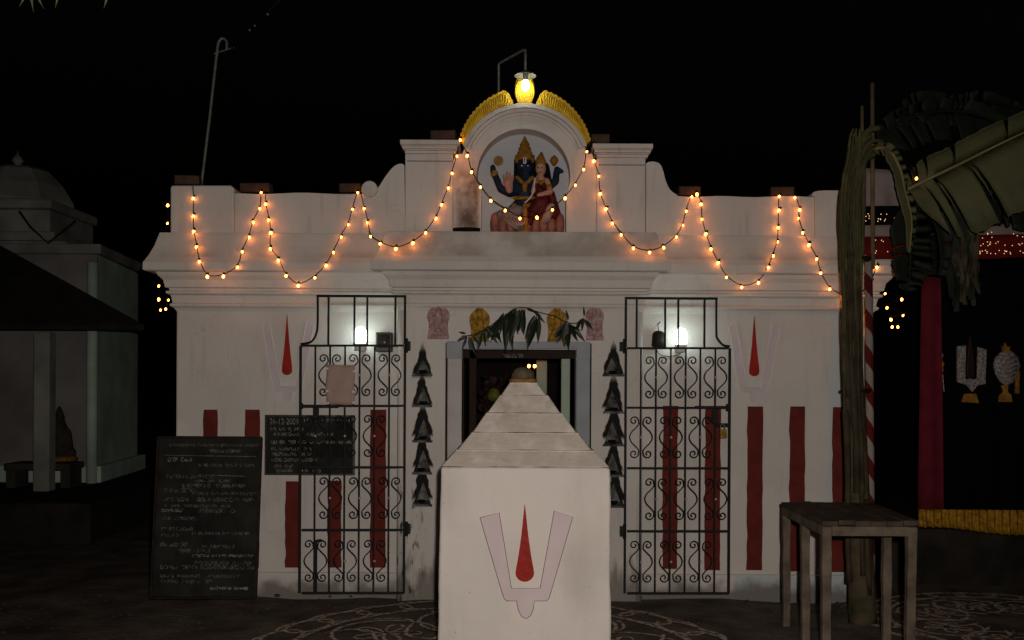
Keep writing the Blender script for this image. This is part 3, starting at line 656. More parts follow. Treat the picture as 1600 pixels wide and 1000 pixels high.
# paper sheet tied on the left gate
a, b = at(510, 570, GY-.02), at(554, 632, GY-.02); sh = thing('paper_sheet', 'pinkish paper sheet tied to the bars of the left gate', 'notice', ((a.x+b.x)/2, a.y, b.z))
q = MB(); n = 8
for j in range(n+1):
    for i in range(n+1):
        u, v = i/n, j/n; q.v.append((a.x+(b.x-a.x)*u+.004*math.sin(v*9), GY-.016-.008*math.sin(u*5+v*3)**2, a.z+(b.z-a.z)*v+.003*math.sin(u*7)))
q.f = [(j*(n+1)+i, j*(n+1)+i+1, (j+1)*(n+1)+i+1, (j+1)*(n+1)+i) for j in range(n) for i in range(n)]
o = q.build('sheet', 'paper', sh, True); so = o.modifiers.new('thick', 'SOLIDIFY'); so.thickness = .0015
for (x, y) in ((511, 576), (511, 611), (512, 630), (554, 580), (552, 612), (553, 629)):
    c = at(x, y, GY-.027); MB().obox(c, (.009, 0, .003), (0, .001, 0), (-.002, 0, .006)).build('tape', 'tape', sh)

# ================================================================== BLACKBOARDS
def board_lines(t, m, Y, lines, seed0, h, th):
    for i, (x0, x1, y) in enumerate(lines):
        if i == 0: q = MB()
        scribble(q, at(x0, y, Y).x, at(x1, y, Y).x, at(x0, y, Y).z-h*.5, h, Y, seed0+i, th)
    q.build('chalk_writing', m, t)['kind'] = 'stuff'
bb = thing('blackboard', 'small wall blackboard with chalk lines, hung behind the left gate', 'blackboard', at(484, 742, -.02))
a, b = at(415, 649, -.03), at(553, 742, -.03); MB().box(a.x, b.x, -.03, -.004, b.z, a.z).build('panel', 'board', bb, bevel=.003)
fr = MB().prism([(a.x-.004, a.z+.004), (b.x+.004, a.z+.004), (b.x+.004, b.z-.004), (a.x-.004, b.z-.004)], -.036, -.0045, [[(a.x+.008, a.z-.008), (b.x-.008, a.z-.008), (b.x-.008, b.z+.008), (a.x+.008, b.z+.008)]]).build('frame', 'darkbox', bb)
tx = bpy.data.curves.new('date', 'FONT'); tx.body = '26-12-2009'; tx.size = .062; to = bpy.data.objects.new('chalk_date', tx); C.objects.link(to)
dg = bpy.context.evaluated_depsgraph_get(); me = bpy.data.meshes.new_from_object(to.evaluated_get(dg)); bpy.data.objects.remove(to)
me.materials.clear(); me.materials.append(M['chalk2']); p = at(421, 663, -.0325)
for v in me.vertices: c = v.co.copy(); v.co = (p.x+c.x*.72, -.0325, p.z+c.y)
link('chalk_date', me, bb)
board_lines(bb, 'chalk2', -.0325, [(475, 552, 656), (422, 475, 670), (424, 470, 678), (480, 520, 678), (423, 552, 690), (424, 486, 701), (425, 482, 709), (424, 490, 718), (425, 462, 728), (432, 500, 735)], 40, .026, .0048)
# big leaning board, face toward the camera, standing on the ground
BYt = -.42
bt = thing('blackboard', 'tall chalk-covered blackboard standing on the ground against the left wing', 'blackboard', at(320, 935, BYt-.1))
corn = [at(248, 683, BYt), at(408, 684, BYt), at(399, 934, BYt-.12), at(236, 934, BYt-.12)]
q = MB(); bk = [c+Vector((0, .03, .008)) for c in corn]; q.add(corn+bk, [(0,3,2,1), (4,5,6,7), (0,1,5,4), (1,2,6,5), (2,3,7,6), (3,0,4,7)]); q.build('panel', 'board', bt, bevel=.004)
q = MB()
for i in range(4): q.obox((corn[i]+corn[(i+1) % 4])/2+Vector((0, .004, 0)), (corn[(i+1) % 4]-corn[i])/2, Vector((0, .014, 0)), (Vector((0, 0, .008)) if i % 2 == 0 else Vector((.008, 0, 0))))
q.build('frame', 'darkbrown', bt)
TL = [(262, 402, 694, 0), (320, 375, 704, 0), (262, 300, 718, 1), (310, 398, 726, 0), (256, 330, 744, 0), (305, 360, 750, 0), (283, 380, 758, 0), (256, 300, 766, 0), (300, 398, 770, 0), (255, 395, 780, 0), (258, 360, 789, 0), (252, 282, 797, 1), (310, 362, 798, 0), (254, 300, 809, 0), (252, 300, 826, 0), (300, 388, 832, 0), (252, 275, 836, 0), (250, 292, 851, 0), (316, 368, 853, 0), (280, 330, 860, 0), (300, 395, 867, 1), (304, 388, 879, 0), (250, 395, 886, 0), (250, 375, 899, 0), (248, 330, 908, 0), (328, 385, 918, 1)]
def onboard(x, y):
    v = (y-683.5)/250.5; return BYt-.12*v-.0035
CH = [MB(), MB()]
for i, (x0, x1, y, br) in enumerate(TL):
    q = MB(); Yb = onboard(0, y); scribble(q, at(x0, y, Yb).x, at(x1, y, Yb).x, at(x0, y, Yb).z-.013, .020+.003*(i*7 % 5), 0, 90+i, .0036+.0004*(i*3 % 4))
    q.v = [(vx, BYt-.12*(corn[0].z-vz)/(corn[0].z-corn[3].z)-.003, vz) for vx, vy, vz in q.v]
    CH[br].v, CH[br].f = CH[br].v+q.v, CH[br].f+[tuple(k+len(CH[br].v) for k in f) for f in q.f]
for br in (0, 1): CH[br].build('chalk_writing', 'chalk2' if br else 'chalk', bt)['kind'] = 'stuff'
for (x0, x1, y) in ((258, 400, 712), (330, 382, 743)):
    Yb = onboard(0, y); a, b = at(x0, y, Yb), at(x1, y+2, Yb); MB().add([a, b, b+Vector((0, -.0002, .006)), a+Vector((0, -.0002, .005))], [(0, 1, 2, 3)]).build('chalk_rule', 'chalk', bt)

# ================================================================== LAMPS ON THE WALLS
def wall_lamp(cx, cy, label, wirepts):
    Y = -.125; c = at(cx, cy, Y); t = thing('wall_lamp', label, 'lamp', c, 'lit white wall lamps behind the gates')
    q = MB(); q.lathe([(.004, -.062), (.026, -.058), (.039, -.04), (.043, 0), (.041, .035), (.030, .055), (.012, .064)], c+Vector((0, -.012, .012)), 18, .72); q.build('glass', 'cfl', t, True)
    q = MB(); q.lathe([(.034, -.105), (.042, -.10), (.042, -.052), (.036, -.05)], c+Vector((0, -.01, .012)), 18, .8); q.build('holder', 'white', t, True)
    q = MB(); q.tube([(c.x, -.001, c.z-.06), (c.x, -.115, c.z-.075)], .02, 10); q.build('bracket', 'white', t, True)
    if wirepts: q = MB(); q.tube([at(x, y, -.012) for x, y in crompx(wirepts, 6)], .003, 5); q.build('lead_wire', 'wire', t, True)
wall_lamp(563.5, 528, 'lit white lamp on the left wing beside the square dark box', None)
wall_lamp(1063.5, 530, 'lit white lamp on the right wing beside the rounded dark shell', [(1023, 542), (1030, 553), (1043, 557), (1058, 555), (1067, 548)])
a, b = at(587, 519, -.06), at(613, 550, -.06); bx = thing('wall_box', 'square dark box fixed beside the left wall lamp', 'box', ((a.x+b.x)/2, 0, b.z))
MB().box(a.x, b.x, -.075, -.001, b.z, a.z).build('case', 'darkbox', bx, bevel=.008)
MB().box(a.x+.014, b.x-.014, -.079, -.0755, b.z+.03, a.z-.014).build('cover', 'darkbrown', bx, bevel=.003)
q = MB(); c = at(601, 535, -.082); q.tube([c, c+Vector((0, .01, 0))], .008, 8); q.build('knob', 'metalgrey', bx)
sp = thing('wall_shell', 'rounded dark shell hung beside the right wall lamp', 'lamp shell', at(1029, 543, -.04))
q = MB(); q.lathe([(.035, -.06), (.05, -.045), (.046, 0), (.044, .035), (.03, .055), (.01, .06)], at(1029, 530, -.055), 14, .8); q.build('shell', 'darkbrown', sp, True)
q = MB(); q.tube([at(1029, 517, -.03), at(1028, 507, -.005)], .003, 5); q.tube([at(1028, 507, -.006), at(1032, 503, -.002)], .003, 5); q.build('hanger', 'wire', sp)
# hanging lamp over the arch
hl = thing('hanging_lamp', 'lit white lamp under a round tin shade on a bracket above the arch', 'lamp', at(779, 300, .15))
q = MB(); q.tube([at(779, 300, .15), at(779, 101, .15), at(782, 98, .14), at(818, 78, -.13), at(821, 78, -.15), at(821, 112, -.16)], .010, 8); q.build('bracket', 'metalgrey', hl, True)
c = at(821, 117, -.16); q = MB(); q.lathe([(.012, .03), (.02, .024), (.078, -.004), (.08, -.008), (.072, -.006), (.018, .016)], c, 24); q.build('shade', 'metalgrey', hl, True)
q = MB(); q.lathe([(.014, .018), (.018, .01), (.018, -.035), (.014, -.04)], c, 12); q.build('socket', 'metalgrey', hl, True)
q = MB(); q.lathe([(.012, -.038), (.022, -.045), (.026, -.07), (.024, -.092), (.012, -.108), (.003, -.11)], c, 14); q.build('bulb', 'cfltop', hl, True)

# ================================================================== DOOR PLAQUES AND LEAF GARLAND
def plaque(cx, y0, y1, w2, m, label, crown):
    Y = -BP-.001; t = thing('relief_plaque', label, 'plaque', at(cx, y1, Y))
    h = y1-y0
    MB().prism(pp2(crompx([(cx-w2, y1), (cx-w2*.9, y0+h*.6), (cx-w2*1.05, y0+h*.4), (cx-w2*.95, y0+h*.22), (cx-w2*.45, y0+h*.10), (cx, y0), (cx+w2*.45, y0+h*.10), (cx+w2*.95, y0+h*.22), (cx+w2*1.05, y0+h*.4), (cx+w2*.9, y0+h*.6), (cx+w2, y1)], 4), Y), Y-.018, Y).build('slab', m, t, bevel=.004)
    def K(x0, ya, x1, yb, r0, r1, d): return (at(cx+x0*w2, y0+ya*h, Y-d), at(cx+x1*w2, y0+yb*h, Y-d), r0*PX*w2/16, r1*PX*w2/16)
    mb = MB()
    for k in [K(0, .2, 0, .3, 5, 5, .03), K(0, .1, 0, .18, 2, 4.5, .028), K(0, .4, 0, .6, 7, 6, .024), K(-.45, .38, -.75, .55, 3, 2.6, .022), K(.45, .38, .75, .55, 3, 2.6, .022), K(-.75, .55, -.3, .62, 2.6, 2.3, .026), K(.75, .55, .3, .62, 2.6, 2.3, .026), K(-.3, .66, -.6, .82, 4, 3.4, .026), K(.3, .66, .6, .82, 4, 3.4, .026), K(-.6, .84, .4, .86, 3, 2.6, .028), K(-.7, .25, -.75, .35, 2.2, 2.4, .02), K(.7, .25, .75, .35, 2.2, 2.4, .02)]: mb.capsule(*k, n=8)
    remesh(mb.build('figure', m, t, True), .0055)
    a, b = at(cx-w2*1.02, y1-h*.12, Y), at(cx+w2*1.02, y1, Y); MB().box(a.x, b.x, Y-.03, Y-.0185, b.z, a.z).build('base_ledge', m, t, bevel=.003)
plaque(685, 474, 530, 16.5, 'pinkplaque', 'pink painted figure plaque above the door, on the left end', 1)
plaque(749.5, 478, 540, 15, 'goldplaque', 'gold figure plaque half covered by leaves, left of the two gold ones', 1)
plaque(870.5, 479, 538, 15.5, 'goldplaque', 'gold figure plaque right of the leaf bunch above the door', 1)
plaque(929, 475, 532, 13.5, 'pinkplaque', 'narrow pink figure plaque above the door, on the right end', 1)
gl = thing('leaf_garland', 'garland of dark mango leaves strung across the top of the doorway', 'garland', at(820, 500, -BP-.06))
YG = -BP-.065
LM = []
for (ln, wd) in ((1, .23), (1, .30), (1, .18)):
    mb = MB(); n = 7
    for i in range(n+1):
        u = i/n; ww = wd*math.sin(math.pi*(u**.8))*.5+.003
        z = -u; y = -.10*math.sin(u*2.2); mb.v += [(-ww, y-.05*ww, z), (0, y+.04, z), (ww, y-.05*ww, z)]
    for i in range(n): mb.f += [(3*i, 3*i+1, 3*i+4, 3*i+3), (3*i+1, 3*i+2, 3*i+5, 3*i+4)]
    LM.append(mb.mesh('leaf', 'leaf', True))
def leaf(px, py, ln, ang, k=None, dy=0):
    o = link('leaf', random.choice(LM) if k is None else LM[k], gl); o.matrix_parent_inverse = Matrix.Translation(-gl.location)
    o.location = at(px, py, YG+dy); L = ln*PX; o.scale = (L, L, L); o.rotation_euler = (random.uniform(-.15, .1), R(ang), random.uniform(-.7, .7))
q = MB(); q.tube([at(x, y, YG+.01) for x, y in crompx([(722, 525), (745, 522), (768, 508), (790, 492), (806, 482), (822, 481), (836, 486), (850, 490), (866, 494), (884, 503), (900, 505), (912, 497)], 5)], .0035, 5); q.build('twine', 'twig', gl, True)
q = MB(); q.tube([at(742, 524, YG), at(765, 510, YG)], .006, 6); q.build('twig', 'twig', gl)
for px, py, ln, an in [(730, 524, 16, 60), (730, 525, 20, 20), (728, 521, 10, 100), (733, 524, 22, -5), (735, 527, 26, -18), (739, 524, 16, -40), (752, 517, 28, 8), (757, 514, 24, -12), (760, 512, 26, -35), (763, 512, 24, -50), (768, 508, 22, 15), (772, 506, 28, -25), (764, 510, 20, 40),
        (784, 495, 34, 28), (786, 494, 26, 12), (790, 490, 52, 2), (796, 490, 50, -6), (782, 497, 26, 40), (803, 482, 38, 25), (807, 482, 46, 12), (811, 483, 34, -4), (815, 482, 36, -8), (800, 486, 30, 45), (806, 481, 18, 30), (822, 481, 20, -70), (830, 484, 16, -60), (838, 494, 46, 12), (836, 492, 36, 24), (834, 486, 22, -45), (820, 482, 26, 0),
        (885, 503, 34, 5), (884, 504, 24, 40), (885, 505, 30, 25), (888, 505, 36, -6), (890, 505, 28, -30), (892, 507, 30, -40), (889, 508, 20, -68), (882, 512, 26, 55), (888, 500, 14, 170), (911, 497, 18, 8), (912, 497, 16, -25), (910, 499, 14, 45), (913, 495, 14, 175), (915, 500, 16, -40), (908, 498, 20, 20)]: 
    leaf(px, py, ln*1.15, an, None, random.uniform(-.015, .015)); ln > 30 and leaf(px+random.uniform(-4, 4), py+random.uniform(-2, 4), ln*random.uniform(.6, 1.0), an+random.uniform(-30, 30), 2, random.uniform(-.02, .02))

# things inside the doorway
tw = thing('twin_lights', 'pair of small lit bulbs glowing in the dark doorway', 'bulb', at(831, 580, 1.6))
for x in (826.5, 835.5):
    q = MB(); q.add(*_ball(at(x, 572, 1.6), .013, .013, .015, 10, 6)); q.build('bulb', 'bulb', tw, True)
q = MB(); q.tube([at(826.5, 574, 1.61), at(831, 592, 1.62), at(835.5, 574, 1.61)], .006, 6); q.build('stem', 'darkwood', tw)
fh = thing('flower_heap', 'heap of dark pink and yellow flowers inside the doorway, left of the pillar', 'flowers', at(768, 690, .9))
rnd = random.Random(3)
for i in range(42):
    x = 752+rnd.random()*40; y = 585+rnd.random()*75
    if x+(y-585)*.2 < 756: continue
    mb = MB(); c = at(x, y, .9+rnd.uniform(-.1, .15)); r = rnd.uniform(.018, .042)
    vs, fs = _ball(c, r, r*.8, r, 9, 6); vs = [tuple(Vector(v)+Vector((rnd.uniform(-1, 1), rnd.uniform(-1, 1), rnd.uniform(-1, 1)))*r*.18) for v in vs]
    mb.add(vs, fs).build('flower', rnd.choice(['magenta', 'darkbrown', 'pinkfl', 'darkbrown', 'bleafdark', 'magenta']), fh)
q = MB(); vs, fs = _ball(at(772, 617, .78), .052, .045, .055, 12, 8); vs = [tuple(Vector(v)+Vector((rnd.uniform(-1, 1), 0, rnd.uniform(-1, 1)))*.005) for v in vs]; q.add(vs, fs).build('yellow_flower', 'lime', fh, True)

# ================================================================== PILLAR in front
PY = -2.05; PD = .88
pil = thing('stone_pillar', 'square whitewashed pillar with stepped pyramid top and red flame mark', 'pillar', (at(821, 900, PY).x, PY+PD/2, 0))
pc = at(821, 730, PY); hw = 133*(PY-CAM_Y)/F; zt = az(730, PY)
q = MB(); b0 = hw*1.02; q.add([(pc.x-b0, PY-.01, -.05), (pc.x+b0, PY-.01, -.05), (pc.x+b0, PY+PD, -.05), (pc.x-b0, PY+PD, -.05), (pc.x-hw, PY, zt), (pc.x+hw, PY, zt), (pc.x+hw, PY+PD-.02, zt), (pc.x-hw, PY+PD-.02, zt)], [(0,3,2,1), (4,5,6,7), (0,1,5,4), (1,2,6,5), (2,3,7,6), (3,0,4,7)])
uneven(q.build('shaft', 'pillar', pil, bevel=.016, seg=3), .014, 5)
# five stepped sloping tiers
tiers = [(133, 730), (108, 703), (84, 675.5), (60.5, 645), (38.5, 617.5), (22, 597)]
cy_ = PY+PD/2
def tierdim(hpx, py):                      # solve half width and height for the tier edge seen at this pixel row
    h = hw
    for _ in range(30):
        Yf = cy_-h*.98; h = hpx*(Yf-CAM_Y)/F
    return h, at(821, py, cy_-h*.98).z
td = [tierdim(*t) for t in tiers]; td[0] = (hw-.004, zt+.002)
for i in range(5):
    (h0, z0), (h1, z1) = td[i], td[i+1]
    if i: h0 = h0-.012
    q = MB(); cx = pc.x-.002*i
    q.add([(cx-h0, cy_-h0, z0), (cx+h0, cy_-h0, z0), (cx+h0, cy_+h0, z0), (cx-h0, cy_+h0, z0), (cx-h1, cy_-h1, z1-.006), (cx+h1, cy_-h1, z1-.006), (cx+h1, cy_+h1, z1-.006), (cx-h1, cy_+h1, z1-.006),
           (cx-h1, cy_-h1, z1-.0005), (cx+h1, cy_-h1, z1-.0005), (cx+h1, cy_+h1, z1-.0005), (cx-h1, cy_+h1, z1-.0005)],
          [(3,2,1,0), (0,1,5,4), (1,2,6,5), (2,3,7,6), (3,0,4,7), (4,5,9,8), (5,6,10,9), (6,7,11,10), (7,4,8,11), (8,9,10,11)])
    uneven(q.build('pyramid_tier', 'pillar', pil, bevel=.006), .010, 4)
zc = td[5][1]; q = MB(); q.lathe([(td[5][0]*1.02, 0), (td[5][0]*1.0, .014), (td[5][0]*.86, .02)], (pc.x-.01, cy_, zc), 16); q.build('stained_rim', 'orange', pil, True)
q = MB(); q.lathe([(td[5][0]*.84, .018), (td[5][0]*.80, .045), (td[5][0]*.55, .072), (td[5][0]*.2, .082), (.003, .083)], (pc.x-.01, cy_, zc), 16); q.build('rounded_cap', 'capstone', pil, True)
namam(pil, 820, 786, 908, 1.0, PY-.007, None)

# ================================================================== STRING LIGHTS
def outz(z, x):                           # how far the wall face stands out at this height
    o = .035
    for i in range(len(prof)-1):
        (o0, z0), (o1, z1) = prof[i], prof[i+1]
        if z1 <= z <= z0 and z0 > z1: o = o0+(o1-o0)*(z0-z)/(z0-z1)
    if z > prof[0][1]:
        o = .04
        if ax(622) < x < ax(1016): o = .085
    if z <= prof[0][1] and ax(577) < x < ax(1047): o += BP
    return o
BULB = MB().add(*_ball((0, 0, 0), .0082, .0082, .0105, 10, 6)).mesh('bulb', 'bulb', True)
SOCK = MB().tube([(0, 0, .010), (0, 0, .026)], .0075, 8).mesh('socket', 'wire', True)
def swag(label, pts, start=None, end=None, Yf=None, grp='warm bulb strings looped over the temple front'):
    def pos(px, py, off):
        Y = -.05
        for _ in range(3):
            p = at(px, py, Y); Y = (-max(outz(p.z+e, p.x) for e in (-.05, -.03, 0, .03, .05))-off) if Yf is None else Yf
        return at(px, py, Y)
    P_ = [pos(x, y, .020) for x, y in pts]
    t = thing('bulb_string', label, 'string lights', P_[0], grp)
    wp = ([pos(*start, .012)] if start else [])+[p+Vector((0, .002, .016)) for p in P_]+([pos(*end, .012)] if end else [])
    MB().tube(crom(wp, 4), .0034, 5).build('wire', 'wire', t, True)
    for i, p in enumerate(P_):
        o = link('bulb', BULB, t); o.matrix_parent_inverse = Matrix.Translation(-t.location); o.location = p
        a = random.uniform(0, 6.28); tl = random.uniform(.1, .75); o.rotation_euler = (tl*.3, tl*math.cos(a), a); o.scale = (random.uniform(.8, 1.2),)*3
        s = link('socket', SOCK, o)
        s.matrix_parent_inverse = Matrix.Identity(4)
S = {}
swag('leftmost loop of warm bulbs, below the end pier of the parapet', [(302, 310), (302, 338), (302.5, 362), (307, 386), (311.5, 409), (324, 432.5), (349, 432), (371, 417.5), (378.5, 393.5), (389, 371), (395.6, 347.5), (406, 326), (408, 301)], (301, 289), (411, 297))
swag('second loop of warm bulbs from the left, above the left gate', [(415, 319), (420, 344), (423, 364), (422.5, 389), (435, 407), (447, 431), (466, 446.5), (492, 434), (509.6, 415), (521, 394.5), (533, 370.5), (544, 351), (551, 327), (559, 301)], (415, 297), (562, 297))
swag('loop of warm bulbs climbing from the left volute to the arch', [(569, 326), (574.6, 348), (579, 369.6), (594, 381), (618.5, 389), (645, 380), (665, 364), (681, 341.5), (690, 320), (700.6, 294), (706.4, 271), (714, 244), (719, 219)], (563, 300), (722, 216))
swag('loop of warm bulbs hanging across the arched niche', [(730, 243.6), (736.7, 269), (750.6, 292.6), (767, 313.7), (789.4, 329), (812.5, 341.5), (839, 340), (863, 328), (883, 310), (899, 289.5), (912, 265), (917, 237)], (722, 226), (924, 224), Yf=-.15)
swag('loop of warm bulbs falling from the arch to the right shoulder', [(928, 227), (927.5, 252), (935.6, 275.6), (937.6, 303), (946.5, 327), (957, 349), (970.6, 367), (989.7, 388), (1015, 394.6), (1037, 387), (1057, 370.4), (1067, 352), (1072.4, 330), (1081, 307.7)], (926, 222), (1084, 303))
swag('deep loop of warm bulbs above the right painted mark', [(1089, 304), (1095.4, 319.4), (1097, 342.7), (1102.7, 366), (1111, 389.5), (1122, 411), (1135, 433.4), (1159, 449), (1185, 442), (1200.7, 418), (1208, 400), (1214.7, 378), (1216, 356), (1216.7, 329), (1217.5, 307)], (1087, 300), (1219, 302))
swag('short strand of warm bulbs running behind the banana stem', [(1242, 309), (1249.5, 328), (1248, 341), (1254.5, 364), (1264, 383), (1276, 405), (1282.5, 427), (1296.5, 452), (1322, 466), (1345, 461), (1362, 440), (1370, 418)], (1238, 303), (1372, 410))
swag('strand of warm bulbs hanging down the left side wall', [(262, 321), (261.5, 349), (252, 385), (245, 420), (248, 447), (248, 468), (251, 484.5), (259, 483), (263, 469)], Yf=.45)
swag('strand of warm bulbs hanging off the right side wall', [(1383, 459), (1409, 468), (1386, 481), (1411, 493), (1392, 499.5), (1394, 511), (1403, 511)], Yf=.5)
swag('few warm bulbs going down the right edge of the right wing', [(1362, 498), (1361, 518)], (1364, 470), Yf=-.03)

swag('single warm bulb hanging against the big banana leaf', [(1432, 279)], (1420, 262), (1424, 258), Yf=-1.2)
# bricks lying on the parapet to hold the wires
BRK = MB().box(-.085, .085, -.05, .05, 0, .062).mesh('loose_brick', 'brick')
for (x, y, wd, yy, lab) in ((294, 289.5, 1.0, .05, 'brick on the left end pier at the foot of the pole'), (401, 301.5, 1.25, .03, 'brick on the low parapet above the second bulb loop'), (549, 302, .9, .03, 'brick beside the left volute'), (694, 219.5, 1.05, .06, 'brick on the left pediment pier beside the yellow wing'), (938, 225.5, .75, .06, 'brick on the right pediment pier beside the yellow wing'), (1076, 306.5, .9, .04, 'brick on the low parapet next to the right shoulder'), (1221, 307.5, .95, .04, 'brick on the low parapet above the right bulb strand')):
    o = link('loose_brick', BRK, None, .004); p = at(x, y, yy); o.location = p; o.scale = (wd, 1, 1.0); o.rotation_euler = (0, 0, random.uniform(-.15, .15)); tag(o, lab, 'brick', 'bricks lying on the parapet')

# aerial pole on the roof
ap = thing('aerial_pole', 'thin leaning metal pole with hooked top rising from the roof', 'pole', at(315, 290, .3))
q = MB(); q.tube([at(x, y, .3) for x, y in [(313, 300), (318, 262), (328, 180), (338, 90)]]+[at(x, y, .3) for x, y in crompx([(339, 84), (341, 68), (347, 60), (354, 65), (354, 78)], 4)], .011, 8); q.build('pole', 'metalgrey', ap, True)
q = MB(); q.tube([at(334, 84, .3), at(366, 74, .3)], .005, 6); q.build('crossbar', 'metalgrey', ap)
q = MB(); q.tube([at(362, 76, .3), at(385, 48, .0), at(415, 22, -.4), at(442, -6, -.8)], .005, 5); q.build('stay_wire', 'wire', ap, True)
for (x, y, Y) in ((390, 47, -.05), (398, 40, -.15), (418, 22, -.42)):
    q = MB(); q.add(*_ball(at(x, y, Y), .009, .009, .009, 8, 5)); q.build('insulator', 'metalgrey', ap, True)

# ================================================================== WOODEN TABLE
tb = thing('wooden_table', 'rough six-legged wooden table standing before the right wing', 'table', (2.15, -1.25, 0))
TZ = .765
A_ = [at(1220, 782, -.77), at(1360, 783, -.77), at(1437, 811, -1.68), at(1285, 812, -1.68)]
for v in A_: v.z = TZ
n = 6
for i in range(n):                          # plank top
    u0, u1 = i/n+.003, (i+1)/n-.003
    p = [A_[0].lerp(A_[1], u0), A_[0].lerp(A_[1], u1), A_[3].lerp(A_[2], u1), A_[3].lerp(A_[2], u0)]
    z = random.uniform(-.004, .004); q = MB(); q.add([v+Vector((0, 0, z)) for v in p]+[v+Vector((0, 0, z-.028)) for v in p], [(0,1,2,3), (7,6,5,4), (0,4,5,1), (1,5,6,2), (2,6,7,3), (3,7,4,0)]); q.build('plank', 'woodtop', tb, bevel=.003)
ins = .035
def tp(u, v): return A_[0].lerp(A_[1], u).lerp(A_[3].lerp(A_[2], u), v)
for u in (.05, .93):
    for v in (.02, .5, .975):
        p = tp(u, v); q = MB(); e = .0255 if v > .4 else .0235; lx = random.uniform(-.01, .01)
        q.add([(p.x-e, p.y-e, TZ-.033), (p.x+e, p.y-e, TZ-.033), (p.x+e, p.y+e, TZ-.033), (p.x-e, p.y+e, TZ-.033), (p.x-e*.9+lx, p.y-e*.9, -.03), (p.x+e*.9+lx, p.y-e*.9, -.03), (p.x+e*.9+lx, p.y+e*.9, -.03), (p.x-e*.9+lx, p.y+e*.9, -.03)], [(0,1,2,3), (7,6,5,4), (0,4,5,1), (1,5,6,2), (2,6,7,3), (3,7,4,0)]); uneven(q.build('leg', 'wood', tb, bevel=.005), .012, 4)
def apron(a, b, th=.014):
    d = (b-a)/2; nn = Vector((-d.y, d.x, 0)).normalized()*th; q = MB(); q.obox((a+b)/2+Vector((0, 0, -.057)), d*.97, nn, (0, 0, .026)); q.build('apron', 'wood', tb, bevel=.003)
apron(tp(.03, .03), tp(.03, .955)); apron(tp(.955, .03), tp(.955, .955)); apron(tp(.09, .985), tp(.9, .985)); apron(tp(.09, .012), tp(.9, .012))

# ================================================================== PANDAL (cloth stage) on the right
pn = thing('stage_pandal', 'cloth stage with maroon drape, black back curtain, golden fringe and red valance', 'pandal', (3.4, 0, 0))
def cloth(name, m, pts_top, pts_bot, Y, amp, freq, parent, nx=60, nz=8, wav=0):
    q = MB()
    for j in range(nz+1):
        for i in range(nx+1):
            u, v = i/nx, j/nz
            a = Vector(pts_top[0]).lerp(Vector(pts_top[1]), u); b = Vector(pts_bot[0]).lerp(Vector(pts_bot[1]), u)
            p = a.lerp(b, v); zz = wav*math.sin(u*7+1)*v
            q.v.append((p.x, p.y+amp*(.4+.6*v)*math.sin(freq*u+.6*math.sin(3*v)), p.z+zz))
    q.f = [(j*(nx+1)+i, j*(nx+1)+i+1, (j+1)*(nx+1)+i+1, (j+1)*(nx+1)+i) for j in range(nz) for i in range(nx)]
    o = q.build(name, m, parent, True); s = o.modifiers.new('thick', 'SOLIDIFY'); s.thickness = .004; return o
cloth('maroon_drape', 'maroon', (at(1440, 430, .1), at(1470, 430, .1)), (at(1434, 797, .1), at(1475, 797, .1)), .1, .008, 9, pn)
cloth('back_curtain', 'blackcloth', (at(1455, 395, .18), at(1720, 395, .18)), (at(1440, 802, .18), at(1720, 802, .18)), .18, .012, 46, pn, 120)
cloth('golden_fringe', 'fringe', (at(1436, 796, .08), at(1720, 798, .08)), (at(1437, 828, .08), at(1720, 834, .08)), .08, .02, 150, pn, 300, 5, .022)
cloth('red_valance', 'redcloth', (at(1346, 370, -.42), at(1720, 364, -.42)), (at(1346, 408, -.42), at(1720, 396, -.42)), -.42, .012, 50, pn, 100, 4, .012)
cloth('white_band', 'whitecloth', (at(1347, 352, -.415), at(1720, 348, -.415)), (at(1347, 370, -.415), at(1720, 366, -.415)), -.415, .008, 40, pn, 60, 3)
cloth('black_band', 'blackcloth', (at(1346, 322, -.41), at(1720, 320, -.41)), (at(1346, 352, -.41), at(1720, 350, -.41)), -.41, .008, 40, pn, 60, 3)
cloth('pale_cloth', 'whitecloth', (at(1350, 262, -.405), at(1412, 268, -.405)), (at(1346, 322, -.405), at(1408, 322, -.405)), -.405, .015, 9, pn, 24, 6)
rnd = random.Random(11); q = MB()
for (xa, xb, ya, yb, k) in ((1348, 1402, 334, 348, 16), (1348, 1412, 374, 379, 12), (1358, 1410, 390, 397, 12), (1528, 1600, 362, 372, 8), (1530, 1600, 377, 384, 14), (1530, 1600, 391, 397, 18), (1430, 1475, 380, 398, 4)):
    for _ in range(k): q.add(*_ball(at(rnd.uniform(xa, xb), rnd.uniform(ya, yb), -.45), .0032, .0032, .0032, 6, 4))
o = q.build('glowing_sequins', 'sequin_glint', pn); o['kind'] = 'stuff'  # sequins on the valance, their sparkle made by self-glow
M['stagebase'] = mat('dark_stage_cloth', (.035, .030, .026), .95, .3, 5, .4)
MB().box(2.85, 5.2, .5, 2.5, -.05, .42).build('stage_base', 'stagebase', pn, bevel=.02)
MB().box(2.87, 5.2, 2.5, 2.55, .42, 2.9).build('rear_cloth', 'blackcloth', pn)
